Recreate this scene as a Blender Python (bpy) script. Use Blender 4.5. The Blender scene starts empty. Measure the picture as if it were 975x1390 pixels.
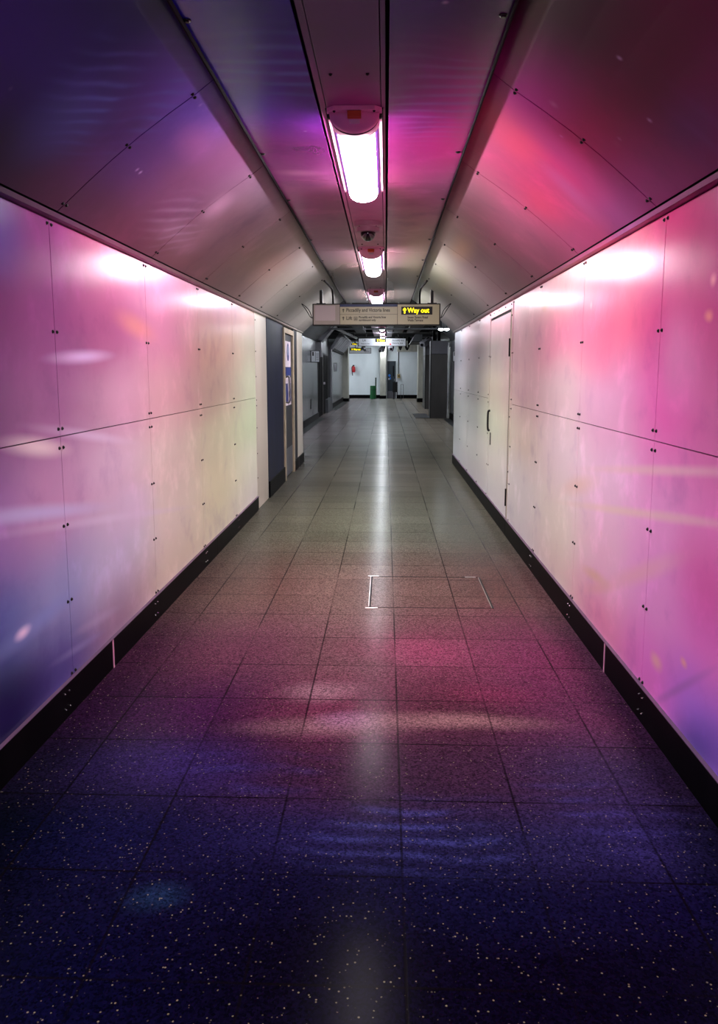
import bpy, bmesh, math, random
from mathutils import Vector, Matrix

random.seed(7)
scn = bpy.context.scene
col = scn.collection
PI = math.pi

# ------------------------------------------------------------------ camera
F_PX, PX, PY, VX, VY, EYE = 1030.0, 487.5, 650.0, 524.0, 505.0, 1.5
d = Vector((VX - PX, -(VY - PY), -F_PX)).normalized()      # corridor axis seen in camera space
up = Vector((0, 1, -d.y / d.z)).normalized()
xr = d.cross(up)
R = Matrix((xr, d, up))
cam_data = bpy.data.cameras.new('camera')
cam = bpy.data.objects.new('camera', cam_data)
col.objects.link(cam)
cam.matrix_world = Matrix.Translation((0, 0, EYE)) @ R.to_4x4()
cam_data.sensor_fit = 'VERTICAL'
cam_data.sensor_height = 36.0
cam_data.lens = F_PX / 1390.0 * 36.0
cam_data.shift_y = -(695.0 - PY) / 1390.0
cam_data.clip_start = 0.05
cam_data.clip_end = 200
scn.camera = cam

# ------------------------------------------------------------------ world, exposure
world = bpy.data.worlds.new('world')
scn.world = world
world.use_nodes = True
world.node_tree.nodes['Background'].inputs[0].default_value = (0.55, 0.5, 0.7, 1)
world.node_tree.nodes['Background'].inputs[1].default_value = 0.02
scn.view_settings.view_transform = 'Standard'
scn.view_settings.look = 'None'
scn.view_settings.gamma = 1.0
scn.view_settings.use_curve_mapping = False
scn.view_settings.exposure = 0.0
LAMP = 72.0
FAR_LAMP = 60.0

# ------------------------------------------------------------------ helpers
def lin(c):
    return tuple(((x / 255) / 12.92 if x / 255 <= .04045 else ((x / 255 + .055) / 1.055) ** 2.4) for x in c)

def tag(o, label=None, cat=None, group=None, kind=None):
    if label: o['label'] = label
    if cat: o['category'] = cat
    if group: o['group'] = group
    if kind: o['kind'] = kind
    return o

def empty(name, loc, label=None, cat=None, group=None, kind=None):
    o = bpy.data.objects.new(name, None)
    o.location = loc
    o.empty_display_size = .1
    col.objects.link(o)
    return tag(o, label, cat, group, kind)

def put(name, bm, mat, parent=None, smooth=False):
    """Links a bmesh given in world coordinates; with a parent it is stored relative to it."""
    me = bpy.data.meshes.new(name)
    if parent is not None:
        w = parent.location.copy()
        pp = parent.parent
        while pp is not None:
            w += pp.location; pp = pp.parent
        bmesh.ops.translate(bm, vec=-w, verts=bm.verts)
    bm.normal_update()
    bm.to_mesh(me); bm.free()
    me.materials.append(mat)
    if smooth:
        for p in me.polygons: p.use_smooth = True
    o = bpy.data.objects.new(name, me)
    col.objects.link(o)
    if parent is not None: o.parent = parent
    return o

def box(bm, x0, x1, y0, y1, z0, z1, bevel=0):
    vs = [bm.verts.new(p) for p in ((x0,y0,z0),(x1,y0,z0),(x1,y1,z0),(x0,y1,z0),(x0,y0,z1),(x1,y0,z1),(x1,y1,z1),(x0,y1,z1))]
    fs = [bm.faces.new([vs[i] for i in q]) for q in ((0,3,2,1),(4,5,6,7),(0,1,5,4),(1,2,6,5),(2,3,7,6),(3,0,4,7))]
    if bevel:
        es = list({e for f in fs for e in f.edges})
        bmesh.ops.bevel(bm, geom=es, offset=bevel, segments=2, affect='EDGES', profile=.7)
    return bm

def B(*a, **k):
    return box(bmesh.new(), *a, **k)

def prism(pts, y0, y1, bm=None):
    """extrudes an x,z outline along y"""
    bm = bm or bmesh.new()
    a = [bm.verts.new((x, y0, z)) for x, z in pts]
    b = [bm.verts.new((x, y1, z)) for x, z in pts]
    n = len(pts)
    bm.faces.new(a); bm.faces.new(b[::-1])
    for i in range(n):
        bm.faces.new((a[i], b[i], b[(i+1) % n], a[(i+1) % n]))
    bmesh.ops.recalc_face_normals(bm, faces=bm.faces)
    return bm

def cyl(bm, p0, p1, r0, r1=None, seg=14):
    p0 = Vector(p0); p1 = Vector(p1); r1 = r0 if r1 is None else r1
    ax = (p1 - p0).normalized()
    t = Vector((0, 0, 1)) if abs(ax.z) < .9 else Vector((1, 0, 0))
    u = ax.cross(t).normalized(); v = ax.cross(u)
    A = [bm.verts.new(p0 + r0 * (math.cos(2*PI*i/seg) * u + math.sin(2*PI*i/seg) * v)) for i in range(seg)]
    C = [bm.verts.new(p1 + r1 * (math.cos(2*PI*i/seg) * u + math.sin(2*PI*i/seg) * v)) for i in range(seg)]
    fs = [bm.faces.new(A), bm.faces.new(C[::-1])]
    for i in range(seg):
        fs.append(bm.faces.new((A[i], C[i], C[(i+1) % seg], A[(i+1) % seg])))
    bmesh.ops.recalc_face_normals(bm, faces=fs)
    return bm

def tube(bm, pts, r, seg=8):
    """smooth tube through points"""
    P = [Vector(p) for p in pts]
    Q = []
    n = len(P)
    for i in range(n - 1):
        a = P[max(i-1, 0)]; b = P[i]; c = P[i+1]; e = P[min(i+2, n-1)]
        for k in range(6):
            t = k / 6
            Q.append(.5 * ((2*b) + (c-a)*t + (2*a-5*b+4*c-e)*t*t + (-a+3*b-3*c+e)*t**3))
    Q.append(P[-1])
    rings = []
    u = None
    for i, q in enumerate(Q):
        ax = (Q[min(i+1, len(Q)-1)] - Q[max(i-1, 0)]).normalized()
        if u is None:
            t = Vector((0, 0, 1)) if abs(ax.z) < .9 else Vector((1, 0, 0))
            u = ax.cross(t).normalized()
        else:
            u = (u - ax * u.dot(ax)).normalized()
        v = ax.cross(u)
        rings.append([bm.verts.new(q + r * (math.cos(2*PI*j/seg) * u + math.sin(2*PI*j/seg) * v)) for j in range(seg)])
    fs = []
    for a, b in zip(rings, rings[1:]):
        for j in range(seg):
            fs.append(bm.faces.new((a[j], b[j], b[(j+1) % seg], a[(j+1) % seg])))
    fs.append(bm.faces.new(rings[0])); fs.append(bm.faces.new(rings[-1][::-1]))
    bmesh.ops.recalc_face_normals(bm, faces=fs)
    return bm

def lathe(bm, c, prof, seg=24):
    """prof = list of (radius, z) ; around vertical axis through c"""
    rings = []
    for r, z in prof:
        rings.append([bm.verts.new((c[0] + r*math.cos(2*PI*i/seg), c[1] + r*math.sin(2*PI*i/seg), c[2] + z)) for i in range(seg)])
    fs = []
    for a, b in zip(rings, rings[1:]):
        for j in range(seg):
            fs.append(bm.faces.new((a[j], b[j], b[(j+1) % seg], a[(j+1) % seg])))
    fs.append(bm.faces.new(rings[0])); fs.append(bm.faces.new(rings[-1]))
    bmesh.ops.recalc_face_normals(bm, faces=fs)
    return bm

def text(name, s, size, loc, mat, parent, rot=(PI/2, 0, 0), align='LEFT', xs=1.0, bold=0.0):
    cu = bpy.data.curves.new(name, 'FONT')
    cu.body = s; cu.size = size; cu.align_x = align
    cu.extrude = .0008; cu.offset = bold
    cu.materials.append(mat)
    tmp = bpy.data.objects.new(name, cu)
    col.objects.link(tmp)
    me = bpy.data.meshes.new_from_object(tmp)
    bpy.data.objects.remove(tmp); bpy.data.curves.remove(cu)
    me.name = name
    if not me.materials: me.materials.append(mat)
    o = bpy.data.objects.new(name, me)
    col.objects.link(o)
    w = Vector((0, 0, 0)); pp = parent
    while pp is not None:
        w += pp.location; pp = pp.parent
    o.location = Vector(loc) - w
    o.rotation_euler = rot
    o.scale = (xs, 1, 1)
    o.parent = parent
    return o

# ------------------------------------------------------------------ materials
def mat(name, c, rough=.5, metal=0, spec=.5, emit=None, es=0, noise=0, nscale=8, coat=0):
    m = bpy.data.materials.new(name); m.use_nodes = True
    nt = m.node_tree; b = nt.nodes['Principled BSDF']
    c = lin(c)
    b.inputs['Base Color'].default_value = (*c, 1)
    b.inputs['Roughness'].default_value = rough
    b.inputs['Metallic'].default_value = metal
    b.inputs['Specular IOR Level'].default_value = spec
    b.inputs['Coat Weight'].default_value = coat
    if emit:
        b.inputs['Emission Color'].default_value = (*lin(emit), 1)
        b.inputs['Emission Strength'].default_value = es
    if noise:
        n = nt.nodes.new('ShaderNodeTexNoise'); n.inputs['Scale'].default_value = nscale; n.inputs['Detail'].default_value = 5
        g = nt.nodes.new('ShaderNodeNewGeometry')
        sc_ = nt.nodes.new('ShaderNodeVectorMath'); sc_.operation = 'MULTIPLY'; sc_.inputs[1].default_value = (1, 1, .35)
        nt.links.new(g.outputs['Position'], sc_.inputs[0])
        nt.links.new(sc_.outputs[0], n.inputs['Vector'])
        r = nt.nodes.new('ShaderNodeMapRange'); r.inputs['From Min'].default_value = .3; r.inputs['From Max'].default_value = .7
        r.inputs['To Min'].default_value = 1 - noise; r.inputs['To Max'].default_value = 1 + noise
        nt.links.new(n.outputs['Fac'], r.inputs['Value'])
        v = nt.nodes.new('ShaderNodeVectorMath'); v.operation = 'SCALE'
        v.inputs[0].default_value = c
        nt.links.new(r.outputs[0], v.inputs['Scale'])
        nt.links.new(v.outputs[0], b.inputs['Base Color'])
    return m

#TAB0
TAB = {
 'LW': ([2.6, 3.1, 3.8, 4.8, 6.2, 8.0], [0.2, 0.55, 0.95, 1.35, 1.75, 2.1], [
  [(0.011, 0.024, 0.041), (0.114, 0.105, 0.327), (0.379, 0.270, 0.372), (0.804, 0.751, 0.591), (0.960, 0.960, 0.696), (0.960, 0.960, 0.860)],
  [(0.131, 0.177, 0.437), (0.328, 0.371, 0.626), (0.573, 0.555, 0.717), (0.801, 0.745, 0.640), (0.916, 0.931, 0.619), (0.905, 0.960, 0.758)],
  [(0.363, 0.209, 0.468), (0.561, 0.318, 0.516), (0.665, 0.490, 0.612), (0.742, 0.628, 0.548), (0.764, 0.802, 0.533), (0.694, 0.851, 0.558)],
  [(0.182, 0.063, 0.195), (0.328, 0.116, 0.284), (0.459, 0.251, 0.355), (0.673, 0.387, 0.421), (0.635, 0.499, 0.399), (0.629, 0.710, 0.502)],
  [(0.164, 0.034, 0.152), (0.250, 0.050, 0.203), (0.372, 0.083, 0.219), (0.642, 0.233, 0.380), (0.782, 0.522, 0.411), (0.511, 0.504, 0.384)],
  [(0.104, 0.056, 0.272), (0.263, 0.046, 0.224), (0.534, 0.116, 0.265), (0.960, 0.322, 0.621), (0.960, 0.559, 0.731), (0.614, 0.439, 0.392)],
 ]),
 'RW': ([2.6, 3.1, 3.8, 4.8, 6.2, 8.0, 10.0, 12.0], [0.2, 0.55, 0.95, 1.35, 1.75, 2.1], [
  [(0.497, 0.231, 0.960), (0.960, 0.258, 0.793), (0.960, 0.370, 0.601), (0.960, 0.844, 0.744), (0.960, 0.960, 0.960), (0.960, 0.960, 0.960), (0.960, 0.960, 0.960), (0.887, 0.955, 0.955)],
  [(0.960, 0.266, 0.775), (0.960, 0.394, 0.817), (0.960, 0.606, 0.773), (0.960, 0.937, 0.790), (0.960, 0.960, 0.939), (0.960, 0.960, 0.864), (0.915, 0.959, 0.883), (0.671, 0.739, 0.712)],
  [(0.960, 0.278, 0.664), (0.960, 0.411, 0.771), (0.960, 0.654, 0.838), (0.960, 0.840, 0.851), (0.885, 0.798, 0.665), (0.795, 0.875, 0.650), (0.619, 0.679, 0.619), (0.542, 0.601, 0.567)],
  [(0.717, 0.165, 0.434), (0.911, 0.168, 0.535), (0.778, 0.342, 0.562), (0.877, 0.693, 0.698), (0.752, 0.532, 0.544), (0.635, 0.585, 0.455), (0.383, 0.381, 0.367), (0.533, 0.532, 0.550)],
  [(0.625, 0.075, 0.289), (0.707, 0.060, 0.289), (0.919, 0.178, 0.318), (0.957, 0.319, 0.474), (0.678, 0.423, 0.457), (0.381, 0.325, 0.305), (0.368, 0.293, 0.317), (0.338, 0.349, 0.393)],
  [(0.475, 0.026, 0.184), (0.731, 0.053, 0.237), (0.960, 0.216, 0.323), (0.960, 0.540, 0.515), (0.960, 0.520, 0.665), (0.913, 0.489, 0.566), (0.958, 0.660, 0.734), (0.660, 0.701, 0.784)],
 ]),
 'FL': ([1.75, 2.0, 2.3, 2.7, 3.2, 3.9, 5, 7, 11, 20], [-1.35, -0.8, -0.25, 0.3, 0.85, 1.1], [  # near end darkened: the corner vignette is put into the floor colour
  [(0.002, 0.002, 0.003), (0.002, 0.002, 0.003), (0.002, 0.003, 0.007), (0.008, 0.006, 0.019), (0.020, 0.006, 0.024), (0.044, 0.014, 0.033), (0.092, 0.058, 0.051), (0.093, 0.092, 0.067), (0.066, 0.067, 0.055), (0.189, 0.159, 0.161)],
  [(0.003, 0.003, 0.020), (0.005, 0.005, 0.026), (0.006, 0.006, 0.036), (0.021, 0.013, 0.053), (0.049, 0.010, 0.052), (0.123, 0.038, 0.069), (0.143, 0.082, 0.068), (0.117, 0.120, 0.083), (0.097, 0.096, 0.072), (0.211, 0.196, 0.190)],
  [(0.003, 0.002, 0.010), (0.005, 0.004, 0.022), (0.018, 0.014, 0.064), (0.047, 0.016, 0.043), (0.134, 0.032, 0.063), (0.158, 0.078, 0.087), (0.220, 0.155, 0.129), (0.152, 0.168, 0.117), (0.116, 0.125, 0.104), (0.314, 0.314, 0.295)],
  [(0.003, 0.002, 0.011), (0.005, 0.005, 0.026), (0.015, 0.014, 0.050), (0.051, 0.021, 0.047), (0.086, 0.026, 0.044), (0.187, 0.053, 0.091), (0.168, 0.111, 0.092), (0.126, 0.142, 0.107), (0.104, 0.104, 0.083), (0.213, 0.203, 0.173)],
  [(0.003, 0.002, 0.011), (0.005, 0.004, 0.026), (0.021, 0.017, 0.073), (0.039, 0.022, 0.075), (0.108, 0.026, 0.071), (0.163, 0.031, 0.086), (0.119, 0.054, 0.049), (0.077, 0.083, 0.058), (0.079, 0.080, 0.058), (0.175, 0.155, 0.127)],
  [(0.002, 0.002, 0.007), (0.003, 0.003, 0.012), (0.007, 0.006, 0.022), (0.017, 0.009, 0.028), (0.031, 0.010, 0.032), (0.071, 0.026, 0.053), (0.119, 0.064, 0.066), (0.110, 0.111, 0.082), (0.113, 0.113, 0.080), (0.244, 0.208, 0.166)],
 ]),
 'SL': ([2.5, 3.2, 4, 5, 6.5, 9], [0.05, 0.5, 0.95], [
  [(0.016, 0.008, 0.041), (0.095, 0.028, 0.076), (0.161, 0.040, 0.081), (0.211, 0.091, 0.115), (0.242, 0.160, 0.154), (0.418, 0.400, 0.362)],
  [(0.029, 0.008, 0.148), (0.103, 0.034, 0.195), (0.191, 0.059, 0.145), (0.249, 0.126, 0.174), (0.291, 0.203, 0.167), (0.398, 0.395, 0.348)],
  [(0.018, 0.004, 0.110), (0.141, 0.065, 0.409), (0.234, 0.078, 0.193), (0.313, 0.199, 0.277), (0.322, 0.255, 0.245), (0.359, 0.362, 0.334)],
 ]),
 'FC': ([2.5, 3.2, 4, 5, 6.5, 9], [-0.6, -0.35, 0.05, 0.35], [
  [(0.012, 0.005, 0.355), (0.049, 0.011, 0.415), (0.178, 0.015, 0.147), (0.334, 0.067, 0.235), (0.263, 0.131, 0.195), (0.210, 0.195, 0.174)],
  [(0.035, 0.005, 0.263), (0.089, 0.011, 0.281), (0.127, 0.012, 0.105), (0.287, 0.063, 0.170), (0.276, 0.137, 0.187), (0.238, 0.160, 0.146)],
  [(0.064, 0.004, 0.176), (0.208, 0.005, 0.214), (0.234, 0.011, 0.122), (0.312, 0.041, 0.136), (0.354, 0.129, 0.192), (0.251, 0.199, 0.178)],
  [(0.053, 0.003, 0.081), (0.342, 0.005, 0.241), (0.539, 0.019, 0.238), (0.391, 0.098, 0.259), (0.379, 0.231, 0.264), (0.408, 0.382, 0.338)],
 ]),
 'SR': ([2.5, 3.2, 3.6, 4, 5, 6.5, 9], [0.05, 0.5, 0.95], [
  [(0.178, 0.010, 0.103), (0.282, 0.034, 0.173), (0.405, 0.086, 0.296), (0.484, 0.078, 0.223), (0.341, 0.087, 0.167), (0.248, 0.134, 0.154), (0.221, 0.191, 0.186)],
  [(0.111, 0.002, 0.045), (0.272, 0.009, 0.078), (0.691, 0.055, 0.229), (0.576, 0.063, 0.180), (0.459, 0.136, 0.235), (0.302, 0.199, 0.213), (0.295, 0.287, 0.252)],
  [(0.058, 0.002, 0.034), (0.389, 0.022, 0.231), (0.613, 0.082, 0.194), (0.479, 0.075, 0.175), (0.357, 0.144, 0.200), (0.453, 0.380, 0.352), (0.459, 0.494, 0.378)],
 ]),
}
#TAB1

class NT:
    def __init__(s, name):
        s.m = bpy.data.materials.new(name); s.m.use_nodes = True
        s.t = s.m.node_tree; s.b = s.t.nodes['Principled BSDF']
        g = s.n('ShaderNodeNewGeometry'); s.P = g.outputs['Position']
    def n(s, typ, **k):
        x = s.t.nodes.new(typ)
        for a, v in k.items(): setattr(x, a, v)
        return x
    def inp(s, sock, v):
        if hasattr(v, 'is_output'): s.t.links.new(v, sock)
        else: sock.default_value = v
    def math(s, op, a, b=0.0, c=0.0, clamp=False):
        x = s.n('ShaderNodeMath', operation=op, use_clamp=clamp)
        s.inp(x.inputs[0], a); s.inp(x.inputs[1], b)
        if len(x.inputs) > 2: s.inp(x.inputs[2], c)
        return x.outputs[0]
    def vmath(s, op, a, b=(0, 0, 0)):
        x = s.n('ShaderNodeVectorMath', operation=op)
        s.inp(x.inputs[0], a)
        if op == 'SCALE': s.inp(x.inputs['Scale'], b)
        else: s.inp(x.inputs[1], b)
        return x.outputs['Value'] if op in ('LENGTH', 'DOT_PRODUCT', 'DISTANCE') else x.outputs['Vector']
    def rng(s, v, a, b, c=0.0, d=1.0, smooth=True):
        x = s.n('ShaderNodeMapRange', interpolation_type='SMOOTHSTEP' if smooth else 'LINEAR')
        s.inp(x.inputs['Value'], v)
        for i, q in zip(('From Min', 'From Max', 'To Min', 'To Max'), (a, b, c, d)): x.inputs[i].default_value = q
        return x.outputs[0]
    def mix(s, f, a, b, blend='MIX'):
        x = s.n('ShaderNodeMix', data_type='RGBA', blend_type=blend)
        s.inp(x.inputs[0], f)
        s.inp(x.inputs[6], a if hasattr(a, 'is_output') else (*a, 1)[:4])
        s.inp(x.inputs[7], b if hasattr(b, 'is_output') else (*b, 1)[:4])
        return x.outputs[2]
    def noise(s, v, scale, detail=3, rough=.5, dim='3D', out=0):
        x = s.n('ShaderNodeTexNoise', noise_dimensions=dim)
        s.inp(x.inputs['Vector'], v); x.inputs['Scale'].default_value = scale
        x.inputs['Detail'].default_value = detail; x.inputs['Roughness'].default_value = rough
        return x.outputs[out]
    def sep(s, v):
        x = s.n('ShaderNodeSeparateXYZ'); s.inp(x.inputs[0], v); return x.outputs
    def comb(s, a, b, c):
        x = s.n('ShaderNodeCombineXYZ')
        for i, q in enumerate((a, b, c)): s.inp(x.inputs[i], q)
        return x.outputs[0]
    def grid(s, u, v, us, vs, tab):
        """colours of the print on a u,v grid: a ramp along u for each v, blended along v"""
        u0, u1 = us[0], us[-1]
        t = s.rng(u, u0, u1, smooth=False)
        rows = []
        for r in tab:
            x = s.n('ShaderNodeValToRGB'); s.inp(x.inputs[0], t)
            cr = x.color_ramp; cr.interpolation = 'B_SPLINE' if False else 'EASE'
            cr.elements[0].position = 0; cr.elements[0].color = (*r[0], 1)
            cr.elements[1].position = 1; cr.elements[1].color = (*r[-1], 1)
            for q, c in list(zip(us, r))[1:-1]:
                e = cr.elements.new((q - u0) / (u1 - u0)); e.color = (*c, 1)
            rows.append(x.outputs[0])
        c = rows[0]
        for i in range(1, len(rows)):
            c = s.mix(s.rng(v, vs[i-1], vs[i]), c, rows[i])
        return c
    def blob(s, c, P, ctr, rad, colr, k, tilt=None):
        """a soft cloud of colour around a point of the print"""
        q = s.vmath('SUBTRACT', P, ctr)
        if tilt:
            x = s.n('ShaderNodeVectorRotate', rotation_type='EULER_XYZ'); s.inp(x.inputs['Vector'], q)
            x.inputs['Rotation'].default_value = tuple(-a for a in tilt)
            q = x.outputs[0]
        q = s.vmath('DIVIDE', q, rad)
        L = s.vmath('LENGTH', q)
        f = s.math('MULTIPLY', s.rng(L, 1.0, 0.0), k)
        return s.mix(f, c, lin(colr))
    def bands(s, c, P, phase, freq, ctr, rad, colr, k, sharp=2.5):
        """fine wavy light bands inside a soft patch"""
        w = s.math('SINE', s.math('MULTIPLY', phase, freq))
        w = s.math('POWER', s.rng(w, -1, 1, smooth=False), sharp)
        L = s.vmath('LENGTH', s.vmath('DIVIDE', s.vmath('SUBTRACT', P, ctr), rad))
        brk = s.rng(s.noise(P, 3.2, 2), .36, .6, .1, 1.0)
        f = s.math('MULTIPLY', s.math('MULTIPLY', s.math('MULTIPLY', w, brk), s.rng(L, 1.0, .1)), k)
        return s.mix(f, c, lin(colr))
    def stars(s, c, P, scale, size, colr, k, mask, thr=.6):
        x = s.n('ShaderNodeTexVoronoi', feature='F1'); s.inp(x.inputs['Vector'], P); x.inputs['Scale'].default_value = scale
        d = s.rng(x.outputs['Distance'], size, 0)
        r = s.sep(x.outputs['Color'])
        g = s.rng(r[0], thr, thr + .3)
        f = s.math('MULTIPLY', s.math('MULTIPLY', s.math('MULTIPLY', s.math('POWER', d, 1.6), g), k), mask)
        return s.mix(f, c, lin(colr))

def nebula(name, key, uax, vfun, blobs=(), bandl=(), rough=.25, fade=(6.0, 9.0), warp=.28, spec=.5, bump=.0, bumpdir=(1, 1, 1), star=True, coat=0.0, veil=.22, metal=0.0):
    m = NT(name)
    P = m.P
    xyz = m.sep(P)
    near = m.rng(xyz[1], fade[1], fade[0])
    w1 = m.noise(P, 1.3, 3, out=1)
    off = m.vmath('SCALE', m.vmath('SUBTRACT', w1, (.5, .5, .5)), m.math('MULTIPLY', near, warp))
    Pw = m.vmath('ADD', P, off)
    q = m.sep(Pw)
    us, vs, tab = TAB[key]
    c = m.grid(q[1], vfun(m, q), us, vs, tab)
    # faint clouds in the print
    n2 = m.noise(Pw, 2.6, 5, .6)
    f2 = m.math('MULTIPLY', near, veil)
    bright = m.mix(1.0, c, (1.5, 1.42, 1.55), 'MULTIPLY')
    dark = m.mix(1.0, c, (.6, .55, .72), 'MULTIPLY')
    c = m.mix(m.math('MULTIPLY', m.rng(n2, .52, .75), m.math('MULTIPLY', f2, 2.0)), c, bright)
    c = m.mix(m.math('MULTIPLY', m.rng(n2, .48, .25), m.math('MULTIPLY', f2, 2.0)), c, dark)
    for b in blobs: c = m.blob(c, P if len(b) > 4 else Pw, *b)
    for (phase, *b) in bandl: c = m.bands(c, P, phase(m, xyz, P), *b)
    if star:
        nm = m.rng(xyz[1], 6.0, 3.4)
        c = m.stars(c, P, 2.6, .10, (250, 205, 220), .85, nm, .55)
        c = m.stars(c, P, 5.5, .11, (225, 195, 240), .5, nm, .6)
    m.inp(m.b.inputs['Base Color'], c)
    m.b.inputs['Roughness'].default_value = rough
    m.b.inputs['Specular IOR Level'].default_value = spec
    m.b.inputs['Metallic'].default_value = metal
    m.b.inputs['Coat Weight'].default_value = coat
    m.b.inputs['Coat Roughness'].default_value = .1
    if bump:
        bn = m.noise(m.vmath('MULTIPLY', P, bumpdir), 1.0, 2)
        bb = m.n('ShaderNodeBump'); bb.inputs['Strength'].default_value = bump; bb.inputs['Distance'].default_value = .02
        m.inp(bb.inputs['Height'], bn)
        m.t.links.new(bb.outputs[0], m.b.inputs['Normal'])
    return m.m

def wavy_y(k=1.0, a=.06, b=3.0):
    # bands running across the passage, rippled
    def f(m, xyz, P):
        r = m.math('MULTIPLY', m.math('SINE', m.math('MULTIPLY', xyz[0], b * 2)), a)
        n = m.math('MULTIPLY', m.math('SUBTRACT', m.noise(P, 1.6, 1), .5), .25)
        return m.math('ADD', m.math('ADD', m.math('MULTIPLY', xyz[1], k), r), n)
    return f

def slant(k, a=.03):
    def f(m, xyz, P):
        n = m.math('MULTIPLY', m.math('SUBTRACT', m.noise(P, 2.2, 1), .5), .34)
        return m.math('ADD', m.math('ADD', xyz[1], m.math('MULTIPLY', xyz[2], k)), n)
    return f

def wavy_z(k=.25):
    def f(m, xyz, P):
        n = m.math('MULTIPLY', m.math('SUBTRACT', m.noise(P, 1.3, 1), .5), .3)
        return m.math('ADD', m.math('ADD', xyz[2], m.math('MULTIPLY', xyz[1], k)), n)
    return f

# --- printed cladding of the left wall
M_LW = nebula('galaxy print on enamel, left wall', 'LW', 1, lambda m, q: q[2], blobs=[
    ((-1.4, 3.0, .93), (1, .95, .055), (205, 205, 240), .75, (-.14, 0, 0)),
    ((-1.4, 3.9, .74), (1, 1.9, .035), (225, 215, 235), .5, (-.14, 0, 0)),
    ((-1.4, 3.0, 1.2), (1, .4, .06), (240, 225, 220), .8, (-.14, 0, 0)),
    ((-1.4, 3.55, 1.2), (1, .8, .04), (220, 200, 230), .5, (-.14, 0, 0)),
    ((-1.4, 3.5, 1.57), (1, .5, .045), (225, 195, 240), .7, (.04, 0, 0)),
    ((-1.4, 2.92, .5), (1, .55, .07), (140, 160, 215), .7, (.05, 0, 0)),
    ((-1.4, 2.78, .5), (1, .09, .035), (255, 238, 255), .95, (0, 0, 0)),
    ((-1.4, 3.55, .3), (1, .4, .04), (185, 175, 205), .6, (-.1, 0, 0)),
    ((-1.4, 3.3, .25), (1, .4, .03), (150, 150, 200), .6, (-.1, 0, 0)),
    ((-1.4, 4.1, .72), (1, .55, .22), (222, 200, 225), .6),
    ((-1.4, 2.6, .2), (1, .75, .22), (45, 30, 95), .65),  # indigo print plus the lower corner vignette, put in as colour
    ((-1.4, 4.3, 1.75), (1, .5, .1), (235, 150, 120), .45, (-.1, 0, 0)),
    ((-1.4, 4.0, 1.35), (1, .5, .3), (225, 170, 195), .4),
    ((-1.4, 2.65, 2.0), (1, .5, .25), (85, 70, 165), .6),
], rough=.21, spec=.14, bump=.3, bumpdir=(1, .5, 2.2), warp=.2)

# --- right wall
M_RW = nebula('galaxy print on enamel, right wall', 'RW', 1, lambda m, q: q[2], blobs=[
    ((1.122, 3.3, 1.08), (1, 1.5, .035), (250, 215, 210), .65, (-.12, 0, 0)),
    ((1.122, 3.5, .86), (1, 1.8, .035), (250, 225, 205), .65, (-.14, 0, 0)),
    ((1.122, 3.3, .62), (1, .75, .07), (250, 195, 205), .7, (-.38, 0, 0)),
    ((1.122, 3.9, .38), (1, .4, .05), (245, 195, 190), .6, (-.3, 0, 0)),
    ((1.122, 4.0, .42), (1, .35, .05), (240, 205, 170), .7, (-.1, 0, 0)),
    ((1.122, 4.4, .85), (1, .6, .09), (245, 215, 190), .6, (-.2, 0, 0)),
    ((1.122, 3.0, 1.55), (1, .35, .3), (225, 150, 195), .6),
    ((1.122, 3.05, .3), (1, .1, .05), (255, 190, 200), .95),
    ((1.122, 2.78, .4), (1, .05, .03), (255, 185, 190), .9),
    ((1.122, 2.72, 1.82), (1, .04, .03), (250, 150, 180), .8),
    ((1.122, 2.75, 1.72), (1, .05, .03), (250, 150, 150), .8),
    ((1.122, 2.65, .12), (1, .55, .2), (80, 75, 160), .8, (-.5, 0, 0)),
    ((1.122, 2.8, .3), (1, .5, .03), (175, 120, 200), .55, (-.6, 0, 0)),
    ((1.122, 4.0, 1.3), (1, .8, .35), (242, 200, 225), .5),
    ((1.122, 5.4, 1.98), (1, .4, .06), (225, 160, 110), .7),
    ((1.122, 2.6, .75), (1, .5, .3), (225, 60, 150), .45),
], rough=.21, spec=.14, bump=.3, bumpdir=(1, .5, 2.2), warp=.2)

# --- sloping panels and flat soffit
M_SL = nebula('galaxy print on ceiling panels, left slope', 'SL', 1, lambda m, q: m.math('DIVIDE', m.math('ADD', q[0], 1.36), .62), blobs=[
    ((-1.1, 2.75, 2.34), (.3, .3, .3), (75, 85, 150), .5),
    ((-1.05, 3.05, 2.37), (.035, .06, .05), (200, 180, 160), .8),
    ((-1.2, 4.6, 2.25), (.12, .6, .12), (175, 130, 160), .45),
    ((-.98, 4.6, 2.44), (.16, .22, .16), (215, 165, 200), .5),
    ((-.85, 3.6, 2.53), (.15, .35, .15), (170, 95, 150), .5),
    ((-1.0, 7.0, 2.4), (.4, .7, .3), (205, 170, 165), .4),
], bandl=[(slant(-2.9), 50, (-.92, 2.88, 2.47), (.42, .5, .35), (92, 98, 180), .75),
          (slant(-4.5), 30, (-1.15, 4.4, 2.3), (.3, .6, .3), (175, 140, 170), .5)],
    rough=.3, spec=.15, warp=.2, bump=.2, veil=.3, fade=(6, 8.5))
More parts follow.
